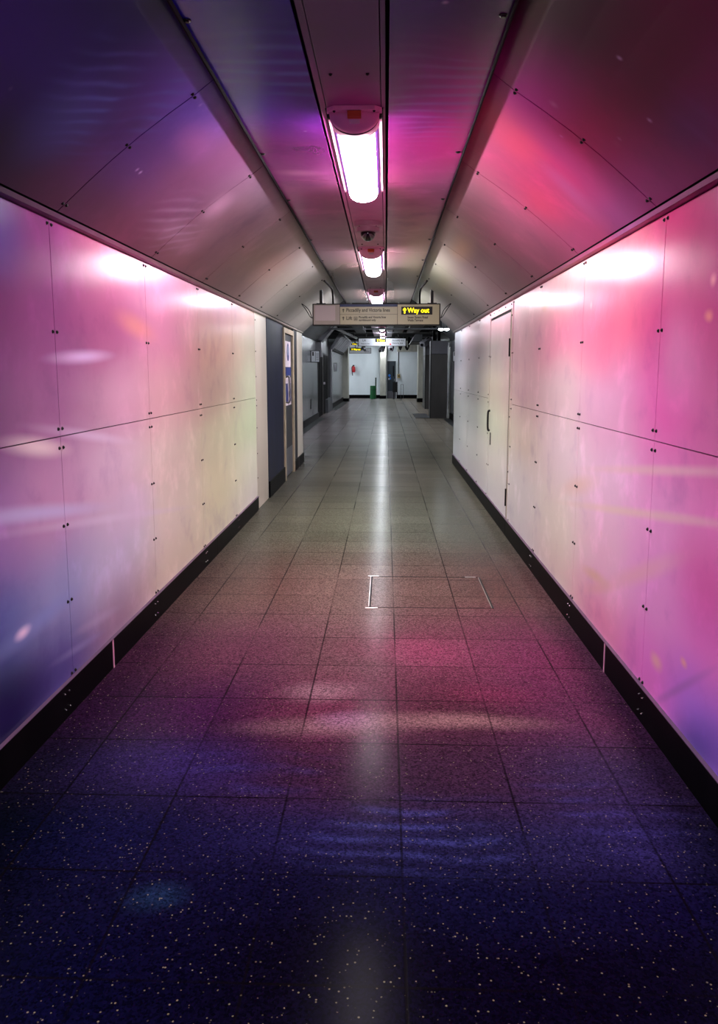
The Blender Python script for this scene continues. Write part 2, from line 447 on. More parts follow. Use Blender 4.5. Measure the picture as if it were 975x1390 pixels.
M_SR = nebula('galaxy print on ceiling panels, right slope', 'SR', 1, lambda m, q: m.math('DIVIDE', m.math('SUBTRACT', 1.09, q[0]), .62), blobs=[
    ((.72, 3.45, 2.42), (.42, .2, .35), (190, 70, 140), .6, (0, 0, .35)),
    ((.85, 3.75, 2.33), (.3, .13, .3), (200, 110, 170), .5, (0, 0, .3)),
    ((.6, 3.7, 2.5), (.2, .3, .2), (238, 90, 115), .5),
    ((.8, 4.2, 2.35), (.25, .35, .25), (225, 70, 110), .5),
    ((.95, 3.3, 2.25), (.04, .06, .05), (225, 150, 150), .7),
    ((.85, 3.05, 2.33), (.03, .05, .04), (170, 90, 120), .6),
    ((.95, 2.55, 2.25), (.15, .3, .2), (90, 35, 100), .5),
    ((.62, 6.6, 2.5), (.14, .8, .2), (225, 180, 150), .5),
], bandl=[(wavy_y(1, .04), 50, (1.0, 2.5, 2.2), (.3, .3, .3), (110, 50, 110), .4)],
    rough=.3, spec=.15, warp=.12, bump=.2, veil=.25, fade=(5.5, 7.5))
M_FC = nebula('galaxy print on ceiling panels, flat soffit', 'FC', 1, lambda m, q: q[0], blobs=[
    ((-.5, 4.5, 2.62), (.2, .1, 1), (190, 120, 165), .4),
], bandl=[(wavy_y(1, .035, 4), 62, (-.42, 2.98, 2.62), (.5, .42, 1), (92, 92, 190), .7),
          (wavy_y(1, .012, 6), 75, (.22, 3.3, 2.62), (.32, .8, 1), (150, 75, 165), .6)],
    rough=.22, spec=.3, warp=.15, bump=.15, veil=.3, fade=(5.5, 8))

# --- terrazzo floor, print and dark vignette painted in near the camera
def floor_mat():
    m = NT('speckled terrazzo floor')
    P = m.P
    xyz = m.sep(P)
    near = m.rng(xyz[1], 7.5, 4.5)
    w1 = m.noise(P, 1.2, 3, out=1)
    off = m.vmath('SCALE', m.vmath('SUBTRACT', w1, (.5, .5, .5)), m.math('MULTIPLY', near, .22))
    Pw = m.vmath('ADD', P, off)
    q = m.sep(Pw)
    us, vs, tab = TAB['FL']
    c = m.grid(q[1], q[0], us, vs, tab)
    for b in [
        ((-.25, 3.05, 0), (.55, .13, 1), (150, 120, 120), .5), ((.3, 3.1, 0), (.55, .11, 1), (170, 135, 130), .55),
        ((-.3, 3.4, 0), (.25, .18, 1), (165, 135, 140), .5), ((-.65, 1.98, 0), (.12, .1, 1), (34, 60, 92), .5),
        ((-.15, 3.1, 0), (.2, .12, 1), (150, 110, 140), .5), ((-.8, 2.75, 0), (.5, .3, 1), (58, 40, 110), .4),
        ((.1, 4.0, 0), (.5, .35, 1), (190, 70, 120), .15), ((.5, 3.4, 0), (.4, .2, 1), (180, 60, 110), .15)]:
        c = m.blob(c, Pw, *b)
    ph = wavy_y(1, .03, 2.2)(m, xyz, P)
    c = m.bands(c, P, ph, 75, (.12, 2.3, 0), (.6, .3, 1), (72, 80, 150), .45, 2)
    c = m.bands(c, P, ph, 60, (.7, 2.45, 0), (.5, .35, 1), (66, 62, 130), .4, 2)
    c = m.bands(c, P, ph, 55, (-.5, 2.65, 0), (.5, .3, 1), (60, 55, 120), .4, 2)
    # aggregate: fine chips in lighter and darker tones
    v = m.n('ShaderNodeTexVoronoi', feature='F1'); m.inp(v.inputs['Vector'], P); v.inputs['Scale'].default_value = 150
    r = m.sep(v.outputs['Color'])
    amt = m.rng(xyz[1], 12, 5, .15, 1.0)
    k = m.rng(r[0], 0, 1, .45, 1.55, smooth=False)
    k = m.math('ADD', 1.0, m.math('MULTIPLY', m.math('SUBTRACT', k, 1.0), amt))
    x = m.n('ShaderNodeVectorMath', operation='SCALE'); m.inp(x.inputs[0], c); m.inp(x.inputs['Scale'], k)
    c = x.outputs[0]
    chip = m.math('MULTIPLY', m.rng(r[1], .965, .985), m.rng(v.outputs['Distance'], .5, .3))
    c = m.mix(m.math('MULTIPLY', chip, m.rng(xyz[1], 8, 3, .15, .35)), c, lin((205, 195, 150)))
    v2 = m.n('ShaderNodeTexVoronoi', feature='F1'); m.inp(v2.inputs['Vector'], P); v2.inputs['Scale'].default_value = 85
    r2 = m.sep(v2.outputs['Color'])
    gl = m.math('MULTIPLY', m.rng(r2[0], .93, .99), m.rng(v2.outputs['Distance'], .24, .1))
    c = m.mix(m.math('MULTIPLY', gl, m.rng(xyz[1], 2.7, 1.9, 0, .3)), c, lin((255, 245, 190)))
    # tile joints, a .415 m grid
    def joint(coord, o, p, wd):
        f = m.math('FRACT', m.math('DIVIDE', m.math('SUBTRACT', coord, o), p))
        f = m.math('ABSOLUTE', m.math('SUBTRACT', f, .5))
        return m.rng(f, .5 - wd / p, .5 - wd * .35 / p)
    jx = joint(xyz[0], .057, .402, .006)
    jy = joint(xyz[1], 2.089 - .4125 * 10, .4125, .006)
    j = m.math('MAXIMUM', jx, jy)
    brk = m.rng(m.noise(P, 1.1, 1), .36, .56, .35, 1)
    c = m.mix(m.math('MULTIPLY', j, m.math('MULTIPLY', brk, .8)), c, (.004, .003, .004))
    ti = m.n('ShaderNodeTexWhiteNoise', noise_dimensions='2D')
    m.inp(ti.inputs['Vector'], m.comb(m.math('FLOOR', m.math('DIVIDE', m.math('SUBTRACT', xyz[0], .057), .402)),
                                      m.math('FLOOR', m.math('DIVIDE', m.math('SUBTRACT', xyz[1], 2.089), .4125)), 0.0))
    x = m.n('ShaderNodeVectorMath', operation='SCALE'); m.inp(x.inputs[0], c); m.inp(x.inputs['Scale'], m.rng(ti.outputs[0], 0, 1, .9, 1.1, smooth=False))
    c = x.outputs[0]
    m.inp(m.b.inputs['Base Color'], c)
    m.b.inputs['Roughness'].default_value = .2
    m.b.inputs['Specular IOR Level'].default_value = .007
    bb = m.n('ShaderNodeBump'); bb.inputs['Strength'].default_value = .04; bb.inputs['Distance'].default_value = .0015
    m.inp(bb.inputs['Height'], m.math('MULTIPLY', j, -1.0))
    m.t.links.new(bb.outputs[0], m.b.inputs['Normal'])
    return m.m
M_FLOOR = floor_mat()

M_black = mat('black vinyl skirting', (7, 6, 8), .4, spec=.06, noise=.4, nscale=9)
M_dark = mat('dark void', (8, 8, 9), .9)
M_gap = mat('black rubber gap', (9, 7, 9), .8)
M_bolt = mat('blackened bolt', (22, 18, 20), .4, .6)
M_edge = mat('dull mauve capping', (105, 80, 105), .5)
M_shadelip = mat('dark shading lip', (14, 7, 14), .9, spec=.1)  # near black so the added lip does not catch the lamps
M_chrome = mat('bright screw', (210, 210, 210), .25, 1)
M_enamel = mat('cream enamel panel', (214, 208, 192), .28, noise=.06, nscale=3)
M_navy = mat('navy painted boarding', (24, 29, 54), .4, spec=.15, noise=.35, nscale=5)
M_char = mat('charcoal door leaf', (48, 50, 54), .45, noise=.2)
M_kick = mat('brushed kick plate', (120, 124, 132), .35, .6, noise=.15)
M_frame = mat('worn cream door frame', (176, 164, 140), .5, noise=.3, nscale=14)
M_jamb = mat('dark navy jamb', (20, 22, 34), .4)
M_farwall = mat('grey white wall panels', (140, 141, 146), .24, .3, noise=.3, nscale=1.6)
M_farbright = mat('white painted wall', (225, 232, 236), .5, noise=.08, nscale=1.2)
M_steel = mat('dull stainless steel', (104, 102, 110), .45, .2, noise=.25, nscale=2.5)
M_steeld = mat('dark stainless steel', (74, 71, 70), .45, .2, noise=.25, nscale=2.5)
M_portal = mat('pale grey frame', (140, 138, 145), .35, .3, noise=.12)
M_col = mat('cream column', (190, 188, 176), .5, noise=.12)
M_grey = mat('mid grey panel', (92, 94, 98), .4, .3, noise=.2)
M_darkgrey = mat('dark service metal', (38, 38, 40), .5, .4, noise=.3)
M_ceilfar = mat('dark service void ceiling', (22, 22, 24), .8, noise=.3)  # plain dark tone over the hall
M_trunk = NT('mauve painted light trunking')
def _trunk():
    m = M_trunk
    y = m.sep(m.P)[1]
    c = m.mix(m.rng(y, 2.6, 4.2), lin((78, 26, 100)), lin((190, 80, 150)))
    c = m.mix(m.rng(y, 4.6, 7.5), c, lin((160, 135, 140)))
    n = m.noise(m.P, 5, 4)
    c = m.mix(m.math('MULTIPLY', m.rng(n, .4, .7), .25), c, lin((70, 40, 60)))
    m.inp(m.b.inputs['Base Color'], c)
    m.b.inputs['Roughness'].default_value = .4
    return m.m
M_trunk = _trunk()
M_lamp = mat('lit opal diffuser', (235, 235, 240), .3, emit=(255, 244, 252), es=LAMP)
M_lampfar = mat('lit opal diffuser, cooler', (235, 235, 240), .3, emit=(238, 246, 255), es=FAR_LAMP)
M_lampfill = mat('lit opal diffuser, side passage', (235, 235, 240), .3, emit=(238, 248, 255), es=170)  # for the added unseen lamps, strengthened to brighten the end wall
M_lampplate = mat('pink grey lamp end cap', (235, 170, 200), .4, noise=.1)
M_lamprim = mat('translucent violet lens rim', (120, 66, 150), .6, emit=(170, 110, 215), es=.25, spec=.1)
M_orange = mat('orange warning sticker', (190, 80, 30), .5)
M_white = mat('white label', (215, 205, 215), .5)
M_red = mat('red enamel', (190, 22, 30), .4)
M_yellowbox = mat('ochre call box', (176, 150, 92), .5)
M_signface = mat('cream sign face, backlit', (166, 158, 130), .35, emit=(205, 196, 160), es=.1)
M_signgrey = mat('blank grey sign face', (152, 142, 134), .35, emit=(185, 172, 160), es=.08)
M_signblue = mat('dark blue line bar', (14, 40, 92), .4)
M_ink = mat('black sign ink', (16, 14, 14), .5)
M_yel = mat('lit yellow lettering', (255, 240, 0), .4, emit=(255, 228, 0), es=2.2)
M_signedge = mat('black sign frame', (18, 16, 18), .35, .3)
M_signfar = mat('grey white far sign face', (170, 172, 178), .4, emit=(190, 192, 200), es=.18)
M_green = mat('green litter bin', (24, 96, 52), .4, noise=.15)
M_greend = mat('dark green post', (16, 52, 34), .5)
M_teal = mat('dark teal door', (26, 40, 50), .4, noise=.15)
M_blue = mat('blue notice', (26, 44, 120), .4)
M_bluelit = mat('bright blue notice', (40, 120, 215), .4)
M_glassdark = mat('dark glass', (6, 8, 10), .08)
M_dome = mat('smoked dome', (8, 5, 8), .08, coat=.6)
M_lav = mat('mauve camera housing', (150, 110, 128), .35, noise=.08)
M_grate = mat('dark floor grating', (26, 26, 26), .5, .5)
M_brass = mat('pale metal edging', (190, 178, 172), .3, .8)
M_gnotice = mat('grey notice face', (225, 226, 232), .4)
M_cable = mat('black cable', (10, 9, 10), .6, spec=.15)
M_silver = mat('silver pipe', (150, 150, 152), .3, .8)
M_soot = mat('pale louvre blade', (205, 205, 210), .4)

# ------------------------------------------------------------------ the setting
LX, RX, WT = -1.40, 1.122, 2.13
YN, YE = -1.6, 12.69            # near passage from behind the camera to its far end
ZC = 2.62

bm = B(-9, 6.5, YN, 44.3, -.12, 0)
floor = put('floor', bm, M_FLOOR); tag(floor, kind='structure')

def bolts(parent, spots, nrm, r=.0062, m=None):
    """small bolt heads; all share one mesh"""
    me = None
    n = Vector(nrm).normalized()
    rot = Vector((0, 0, 1)).rotation_difference(n).to_euler()
    b = bmesh.new()
    cyl(b, (0, 0, -.002), (0, 0, .003), r * 1.25, r * 1.25, 12)
    cyl(b, (0, 0, .003), (0, 0, .007), r, r * .6, 12)
    me = bpy.data.meshes.new('bolt'); b.to_mesh(me); b.free(); me.materials.append(m or M_bolt)
    base = Vector((0, 0, 0)); pp = parent
    while pp is not None:
        base += pp.location; pp = pp.parent
    for s in spots:
        o = bpy.data.objects.new('bolt', me); o.location = Vector(s) - base; o.rotation_euler = rot
        o.parent = parent; col.objects.link(o)

PITCH = 1.235
def wall(name, x, sgn, m, joints_up, joints_lo, yend, zmid, skip=None):
    """sgn +1: the face looks to +x. Backing with bolted panels in two rows."""
    b = B(x - .12, x - .012, YN, YE, 0, WT) if sgn > 0 else B(x + .012, x + .12, YN, YE, 0, WT)
    w = put(name, b, M_gap); tag(w, kind='structure')
    g = .0022
    def pan(y0, y1, z0, z1):
        a, c = (x - .013, x) if sgn > 0 else (x, x + .013)
        put('cladding_panel', B(a, c, y0 + g, y1 - g, z0 + g, z1 - g, bevel=.0015), m, w)
    for js, z0, z1 in ((joints_up, zmid, WT), (joints_lo, .0, zmid)):
        for y0, y1 in zip(js, js[1:]):
            if skip and y0 > skip[0] - .05 and y1 < skip[1] + .05: continue
            pan(y0, y1, z0, z1)
    sp = []
    for y in joints_up[1:-1]:
        if skip and skip[0] + .05 < y < skip[1] - .05: continue
        for z in (2.108, 1.668, 1.258, 1.176, .835, .495, .165):
            for dy in (-.02, .02):
                sp.append((x, y + dy, z))
    bolts(w, sp, (sgn, 0, 0))
    return w

js = [YN] + [3.215 + PITCH * k for k in range(-3, 5)] + [8.16 + .01]
js = [YN, -.49, .745, 1.98, 3.215, 4.47, 5.71, 6.98, 8.17]
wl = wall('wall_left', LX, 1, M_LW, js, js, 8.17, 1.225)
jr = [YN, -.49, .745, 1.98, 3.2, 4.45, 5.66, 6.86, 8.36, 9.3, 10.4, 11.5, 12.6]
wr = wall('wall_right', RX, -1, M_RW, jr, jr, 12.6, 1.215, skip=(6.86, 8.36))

# skirtings
def skirt(name, x, sgn, y0, y1, joints, h=.15, t=.014, m=M_black):
    ys = [y0] + joints + [y1]
    root = None
    for a, c in zip(ys, ys[1:]):
        b = B(x, x + sgn * t, a + .003, c - .003, 0, h, bevel=.002) if sgn > 0 else B(x + sgn * t, x, a + .003, c - .003, 0, h, bevel=.002)
        if root is None: root = put(name, b, m); tag(root, kind='structure')
        else: put('skirting_board', b, m, root)
    return root
bl = skirt('baseboard_left', LX, 1, YN, 8.17, [1.2, 3.67, 6.1])
br = skirt('baseboard_right', RX, -1, YN, 12.6, [1.2, 3.7, 6.93, 9.3])
for r_, x, s, ys in ((bl, LX + .014, 1, (3.1, 4.4, 5.7, 7.0)), (br, RX - .014, -1, (3.15, 4.45, 5.66))):
    bolts(r_, [(x, y + dy, z) for y in ys for dy in (-.02, .025) for z in (.115, .045)], (s, 0, 0), .0035, M_chrome)
b = B(LX + .014, LX + .017, 3.663, 3.677, 0, .148); put('joint_strip', b, M_lampplate, bl)
b = B(RX - .017, RX - .014, 3.693, 3.707, 0, .148); put('joint_strip', b, M_lampplate, br)
# thin bright capping along the skirting and the wall head
for x, s, y1, nm in ((LX, 1, 8.17, 'left'), (RX, -1, 12.6, 'right')):
    b = bmesh.new()
    xa, xb = sorted((x, x + s * .017))
    box(b, xa, xb, YN, y1, .15, .154)
    t = put('trim_1' if s > 0 else 'trim_2', b, M_edge); tag(t, kind='structure')
    # ledge closing the wall head against the slope
    pts = [(x, WT), (x + s * .03, WT + .004), (x + s * .036, WT + .022), (x - s * .12, WT + .022), (x - s * .12, WT)]
    t = put('trim_3' if s > 0 else 'trim_4', prism(pts, YN, YE if s > 0 else 12.6), M_SL if s > 0 else M_SR); tag(t, kind='structure')

GS = .0035
# ceiling: one structure with panels
ce = put('ceiling', B(-1.55, 1.28, YN, YE, 2.80, 2.9), M_dark); tag(ce, kind='structure')
g = .0022
SLX0, SLX1, SZ0 = LX + .042, -.748, WT + .028       # slope foot / level with the soffit
SRX0, SRX1 = RX - .042, .478
def slope(s, x0, x1, y0, y1, m, steps=6):
    """gently bowed panel from the wall head up behind the soffit edge"""
    bm = bmesh.new()
    ax = []
    tmax = 1.16
    for i in range(steps + 1):
        t = tmax * i / steps
        x = x0 + (x1 - x0) * t
        z = SZ0 + (ZC - SZ0) * t + .022 * math.sin(PI * min(t, 1))
        ax.append((x, z))
    n = Vector((-(ax[-1][1] - ax[0][1]), 0, ax[-1][0] - ax[0][0])).normalized() * (1 if x1 > x0 else -1)
    if n.z < 0: n = -n
    lo = [[bm.verts.new((x, y, z)) for x, z in ax] for y in (y0 + GS, y1 - GS)]
    hi = [[bm.verts.new((x + n.x * .012, y, z + n.z * .012)) for x, z in ax] for y in (y0 + GS, y1 - GS)]
    for i in range(steps):
        bm.faces.new((lo[0][i], lo[0][i+1], lo[1][i+1], lo[1][i]))
        bm.faces.new((hi[0][i], hi[1][i], hi[1][i+1], hi[0][i+1]))
        for k in (0, 1): bm.faces.new((lo[k][i], hi[k][i], hi[k][i+1], lo[k][i+1]))
    bm.faces.new((lo[0][0], lo[1][0], hi[1][0], hi[0][0])); bm.faces.new((lo[0][-1], hi[0][-1], hi[1][-1], lo[1][-1]))
    bmesh.ops.recalc_face_normals(bm, faces=bm.faces)
    put('ceiling_panel', bm, m, ce)
ysl = [YN, -.49, .745, 1.98, 3.21, 4.48, 5.71, 6.98, 8.2, 9.4, 10.6, 11.7, YE]
ysr = [YN, -.49, .745, 1.98, 3.205, 4.45, 5.66, 6.86, 8.06, 9.3, 10.5, 11.6, 12.6]
for a, c in zip(ysl, ysl[1:]): slope(-1, SLX0, SLX1, a, c, M_SL)
for a, c in zip(ysr, ysr[1:]): slope(1, SRX0, SRX1, a, c, M_SR)
for x0, x1, ys in ((-.662, -.298, [YN, -.6, 2.0, 4.66, 7.3, 9.95, YE]), (.006, .394, [YN, -.6, 2.0, 4.75, 7.4, 9.95, YE])):
    for a, c in zip(ys, ys[1:]):
        put('ceiling_panel', B(x0, x1, a + g, c - g, ZC, ZC + .014, bevel=.001), M_FC, ce)
    xe = x0 if x0 < -.5 else x1 - .006
    put('shading_lip', B(xe, xe + .006, YN, YE, ZC - .02, ZC), M_shadelip, ce)  # lip added to throw the dark band onto the slope's top
# side closures above the wall heads
put('closure_panel', B(-1.55, -1.52, YN, YE, WT, 2.82), M_dark, ce)
put('closure_panel', B(1.245, 1.28, YN, YE, WT, 2.82), M_dark, ce)
def sz(x0, x1, t): return SZ0 + (ZC - SZ0) * t + .022 * math.sin(PI * t)
for (x0, x1, ys, sg) in ((SLX0, SLX1, ysl[3:10], 1), (SRX0, SRX1, ysr[3:10], -1)):
    nx, nz = (ZC - SZ0) * sg, -abs(x1 - x0)
    sp = []
    for y in ys:
        for t in (.05, .5, .95):
            x = x0 + (x1 - x0) * t
            for dy in (-.018, .018): sp.append((x, y + dy, sz(x0, x1, t)))
    bolts(ce, sp, (nx, 0, nz))
bolts(ce, [(x, y, ZC) for x in (-.645, .366) for y in (2.6, 4.11, 5.18, 6.7, 7.9, 9.2)], (0, 0, -1), .011)

# central light trunking between the two soffits
b = B(-.258, -.028, YN, YE, ZC - .004, ZC + .03, bevel=.002)
tr = put('trim_5', b, M_trunk); tag(tr, kind='structure')
put('channel_lip', B(-.285, -.262, YN, YE, ZC - .002, ZC + .03), M_trunk, tr)
put('channel_lip', B(-.024, -.008, YN, YE, ZC - .002, ZC + .03), M_trunk, tr)
bolts(tr, [(x, y, ZC - .004) for y in (3.05, 6.9, 10.4) for x in (-.215, -.075)], (0, 0, -1), .006)

# ------------------------------------------------------------------ ceiling lights
def half_tube(y0, y1, w, h, z, seg=18, cx=-.1405, pw=1.0, endround=0.0):
    """half-elliptic trough hanging below z"""
    bm = bmesh.new()
    ys = [(y0, 1.0), (y1, 1.0)]
    if endround:
        ys = [(y0, 1.0)] + [(y1 - endround + endround * math.sin(t * PI / 2), max(.25, math.cos(t * PI / 2) ** .6)) for t in (0, .2, .4, .55, .7, .8, .9, .96, 1.0)]
    rings = []
    for y, k in ys:
        rings.append([bm.verts.new((cx - w/2 * math.cos(PI * i / seg), y, z - h * k * math.sin(PI * i / seg) ** pw)) for i in range(seg + 1)])
    for a, c in zip(rings, rings[1:]):
        for i in range(seg):
            bm.faces.new((a[i], a[i+1], c[i+1], c[i]))
        bm.faces.new((a[0], c[0], c[-1], a[-1]))
    bm.faces.new(rings[0]); bm.faces.new(rings[-1][::-1])
    bmesh.ops.recalc_face_normals(bm, faces=bm.faces)
    return bm

def ceiling_light(y, z, label, group, lampmat, detail=True, L=1.48, cx=-.1405):
    r = empty('ceiling_light', (cx, y, z), label, 'ceiling light', group)
    w = .236
    # chamfered housing plate
    bm = bmesh.new()
    c = .03
    pts = [(-w/2 + c, 0), (w/2 - c, 0), (w/2, c), (w/2, L), (-w/2, L), (-w/2, c)]
    lo = [bm.verts.new((cx + a, y + q, z - .018)) for a, q in pts]; hi = [bm.verts.new((cx + a, y + q, z)) for a, q in pts]
    bm.faces.new(lo); bm.faces.new(hi[::-1])
    for i in range(6): bm.faces.new((lo[i], hi[i], hi[(i+1) % 6], lo[(i+1) % 6]))
    bmesh.ops.recalc_face_normals(bm, faces=bm.faces)
    hs = put('housing', bm, M_lampplate, r)
    put('housing_seal', B(cx - w/2 - .006, cx + w/2 + .006, y + .03, y + L + .005, z - .006, z - .001), M_gap, r)
    e = put('end_cap', half_tube(y + .03, y + .165, w - .02, .078, z - .016, cx=cx), M_lampplate, r, True)
    if detail:
        arc = bmesh.new()
        tube(arc, [(cx - (w/2 - .012) * math.cos(PI*i/12), y + .075, z - .016 - .08 * math.sin(PI*i/12)) for i in range(13)], .0022, 6)
        put('clamp_band', arc, M_gap, e)
        put('warning_label', B(cx - .028, cx + .03, y - .004, y + .0295, z - .045, z - .022), M_orange, e)
        put('rating_label', B(cx - .022, cx + .024, y + .0255, y + .0298, z - .066, z - .049), M_white, e)
        bolts(hs, [(cx + s * .085, y + .012, z - .018) for s in (-1, 1)], (0, 0, -1), .005)
        for s in (-1, 1):
            put('clip', B(cx + s * (w/2 - .006) - .006, cx + s * (w/2 - .006) + .006, y + .05, y + .075, z - .034, z - .012, bevel=.002), M_gap, r)
    else:
        put('warning_label', B(cx - .028, cx + .012, y + .024, y + .0295, z - .045, z - .022), M_orange, e)
    put('lens_rim', half_tube(y + .165, y + L, w - .034, .05, z - .016, cx=cx, endround=.06), M_lamprim, r, True)
    put('diffuser', half_tube(y + .17, y + L - .03, w - .062, .085, z - .012, cx=cx, pw=.6, endround=.05), lampmat, r, True)
    return r
G1 = 'ceiling lights along the passage trunking'
for y, lab in ((3.39, 'nearest and largest lit ceiling light, tapered white lens over the pink soffit'),
               (7.03, 'second lit ceiling light, just beyond the dome camera'),
               (10.55, 'small lit ceiling light right above the large hanging sign'),
               (-.25, 'unseen ceiling light added overhead to brighten the near walls')):  # follows the row spacing; added to brighten the near walls
    ceiling_light(y, ZC - .004, lab, G1, M_lamp)
G2 = 'ceiling lights of the wider hall beyond the large sign'
far_y = [12.4 + 3.25 * k for k in range(0, 9)]
for k, y in enumerate([14.3, 17.6, 20.9, 25.85, 28.95, 32.3, 35.6, 38.9, 42.0]):
    lab = {3: 'first lit ceiling light visible below the large sign', 4: 'middle of three lit ceiling lights below the large sign',
           5: 'lowest lit ceiling light, just above the second hanging sign',
           0: 'hall ceiling light nearest the passage end, behind the large sign', 1: 'second hall ceiling light from the passage end, behind the large sign',
           2: 'third hall ceiling light from the passage end, behind the large sign', 6: 'hall ceiling light next past the second hanging sign',
           7: 'hall ceiling light over the far left column', 8: 'ceiling light nearest the white end wall'}[k]
    ceiling_light(y, 3.02, lab, G2, M_lampfar, detail=False, cx=-.14)

# ------------------------------------------------------------------ dome camera
r = empty('dome_camera', (-.14, 5.95, ZC), 'smoked dome security camera between first and second ceiling light', 'security camera')
put('mounting_ring', lathe(bmesh.new(), (-.14, 5.95, ZC - .004), [(.112, 0), (.112, -.028), (.104, -.036), (.06, -.036)], 36), M_lav, r, False)
put('camera_collar', lathe(bmesh.new(), (-.14, 5.95, ZC - .04), [(.09, 0), (.086, -.03), (.06, -.034)], 36), M_lav, r, False)
put('dome', lathe(bmesh.new(), (-.14, 5.95, ZC - .072), [(.058, 0), (.056, -.02), (.047, -.042), (.03, -.058), (.012, -.065)], 28), M_dome, r, True)
bolts(r, [(-.14 + .098 * math.cos(a), 5.95 + .098 * math.sin(a), ZC - .036) for a in (.6, 2.2, 4.0, 5.4)], (0, 0, -1), .005)

# ------------------------------------------------------------------ large hanging sign
def arrow(x, y, z, s, m, parent, name='arrow'):
    """upward arrow with a rounded head, in the x,z plane"""
    b = bmesh.new()
    t = s * .11
    pts = [(-t, -.5*s), (t, -.5*s), (t, .22*s), (.3*s, -.02*s), (.3*s, .2*s), (0, .5*s), (-.3*s, .2*s), (-.3*s, -.02*s), (-t, .22*s)]
    put(name, prism([(x + a, z + c) for a, c in pts], y, y + .0015, b), m, parent)

SY = 10.0
K = SY / 12.0
def HX(x): return x * K
def HZ(z): return 1.5 + (z - 1.5) * K
sg = empty('hanging_sign', (-.13, SY, HZ(2.55)), 'large cream hanging sign with blue bar and yellow Way out', 'hanging sign')
sx0, sx1, sz0, sz1 = HX(-1.145), HX(.838), HZ(2.216), HZ(2.549)
def HB(x0, x1, y0, y1, z0, z1, **k): return B(HX(x0), HX(x1), y0, y1, HZ(z0), HZ(z1), **k)
put('sign_case', B(sx0, sx1, SY, SY + .14, sz0, sz1, bevel=.007), M_signedge, sg)
yf = SY - .004
bp = put('blank_panel', HB(-1.127, -.722, yf, SY + .01, 2.232, 2.533), M_signgrey, sg)
put('blank_inlay', HB(-1.105, -.79, yf - .003, yf, 2.291, 2.519), mat('faded inlay', (172, 158, 160), .4, emit=(180, 160, 160), es=.12), bp)
lp_ = put('line_panel', HB(-.716, .172, yf, SY + .01, 2.232, 2.499), M_signface, sg)
put('line_bar', HB(-.716, .172, yf - .001, SY + .01, 2.499, 2.539), M_signblue, sg)
ep_ = put('exit_panel', HB(.178, .82, yf, SY + .01, 2.232, 2.533), M_signface, sg)
put('divider', HB(-.716, .172, yf - .002, yf, 2.383, 2.387), M_darkgrey, lp_)
yt = yf - .002
def T(s_, size, x, z, m=M_ink, xs=.86, bold=.0009, name='lettering', y=None, parent=None):
    text(name, s_, size * K, (HX(x), yt if y is None else y, HZ(z)), m, parent or lp_, xs=xs, bold=bold)
arrow(HX(-.665), yt, HZ(2.445), .055 * K, M_ink, lp_)
T('Piccadilly and Victoria lines', .076, -.62, 2.425, xs=.82)
arrow(HX(-.665), yt, HZ(2.325), .055 * K, M_ink, lp_)
T('Lift', .076, -.62, 2.302, xs=.95)
put('lift_symbol', HB(-.5, -.445, yt, yt + .0015, 2.29, 2.348), M_ink, lp_)
put('lift_symbol_face', HB(-.494, -.451, yt - .001, yt, 2.296, 2.342), M_signface, lp_)
b = bmesh.new()
for cx_, w_ in ((-.482, .011), (-.463, .011)):
    box(b, HX(cx_ - w_/2), HX(cx_ + w_/2), yt - .002, yt - .001, HZ(2.302), HZ(2.324))
    cyl(b, (HX(cx_), yt - .002, HZ(2.331)), (HX(cx_), yt - .001, HZ(2.331)), .004, seg=10)
put('lift_figures', b, M_ink, lp_)
T('Piccadilly and Victoria lines', .045, -.425, 2.327)
T('northbound only', .045, -.425, 2.284)
wp_ = put('way_out_plate', HB(.234, .714, yf - .003, yf, 2.378, 2.5), M_ink, sg)
arrow(HX(.285), yf - .005, HZ(2.441), .088 * K, M_yel, wp_)
T('Way out', .104, .33, 2.41, M_yel, xs=.9, bold=.0012, name='lit_lettering', y=yf - .005, parent=wp_)
T('Seven Sisters Road', .048, .33, 2.322, parent=ep_)
T('Wells Terrace', .048, .33, 2.277, parent=ep_)
for x, zt in ((-.845, 2.553), (.592, 2.55)):
    put('hanger_post', B(x - .019, x + .019, SY + .05, SY + .09, sz1 - .01, zt, bevel=.003), M_signedge, sg)
    put('hanger_flange', B(x - .06, x + .06, SY + .03, SY + .11, sz1 - .002, sz1 + .01, bevel=.003), M_signedge, sg)
for pts in ([(-.69, SY + .07, sz1 - .01), (-.692, SY + .06, 2.47), (-.70, SY - .02, 2.555), (-.735, SY - .3, 2.59), (-.765, SY - .5, 2.612)],
            [(.435, SY + .07, sz1 - .01), (.432, SY + .06, 2.47), (.44, SY - .02, 2.555), (.475, SY - .3, 2.585), (.50, SY - .5, 2.605)]):
    put('conduit', tube(bmesh.new(), pts, .0125, 10), M_cable, sg, True)
for s_, x in ((-1, sx0), (1, sx1)):
    xs_ = -1.09 if s_ < 0 else .83
    pts = [(x + s_ * .002, SY + .04, 2.195), (x + s_ * .03, SY + .03, 2.21), (x + s_ * .085, SY + .0, 2.30), (xs_, SY - .02, 2.372), (x + s_ * .05, SY + .03, 2.30), (x + s_ * .012, SY + .05, 2.20)]
    put('safety_cable', tube(bmesh.new(), pts, .0045, 6), M_cable, sg, True)

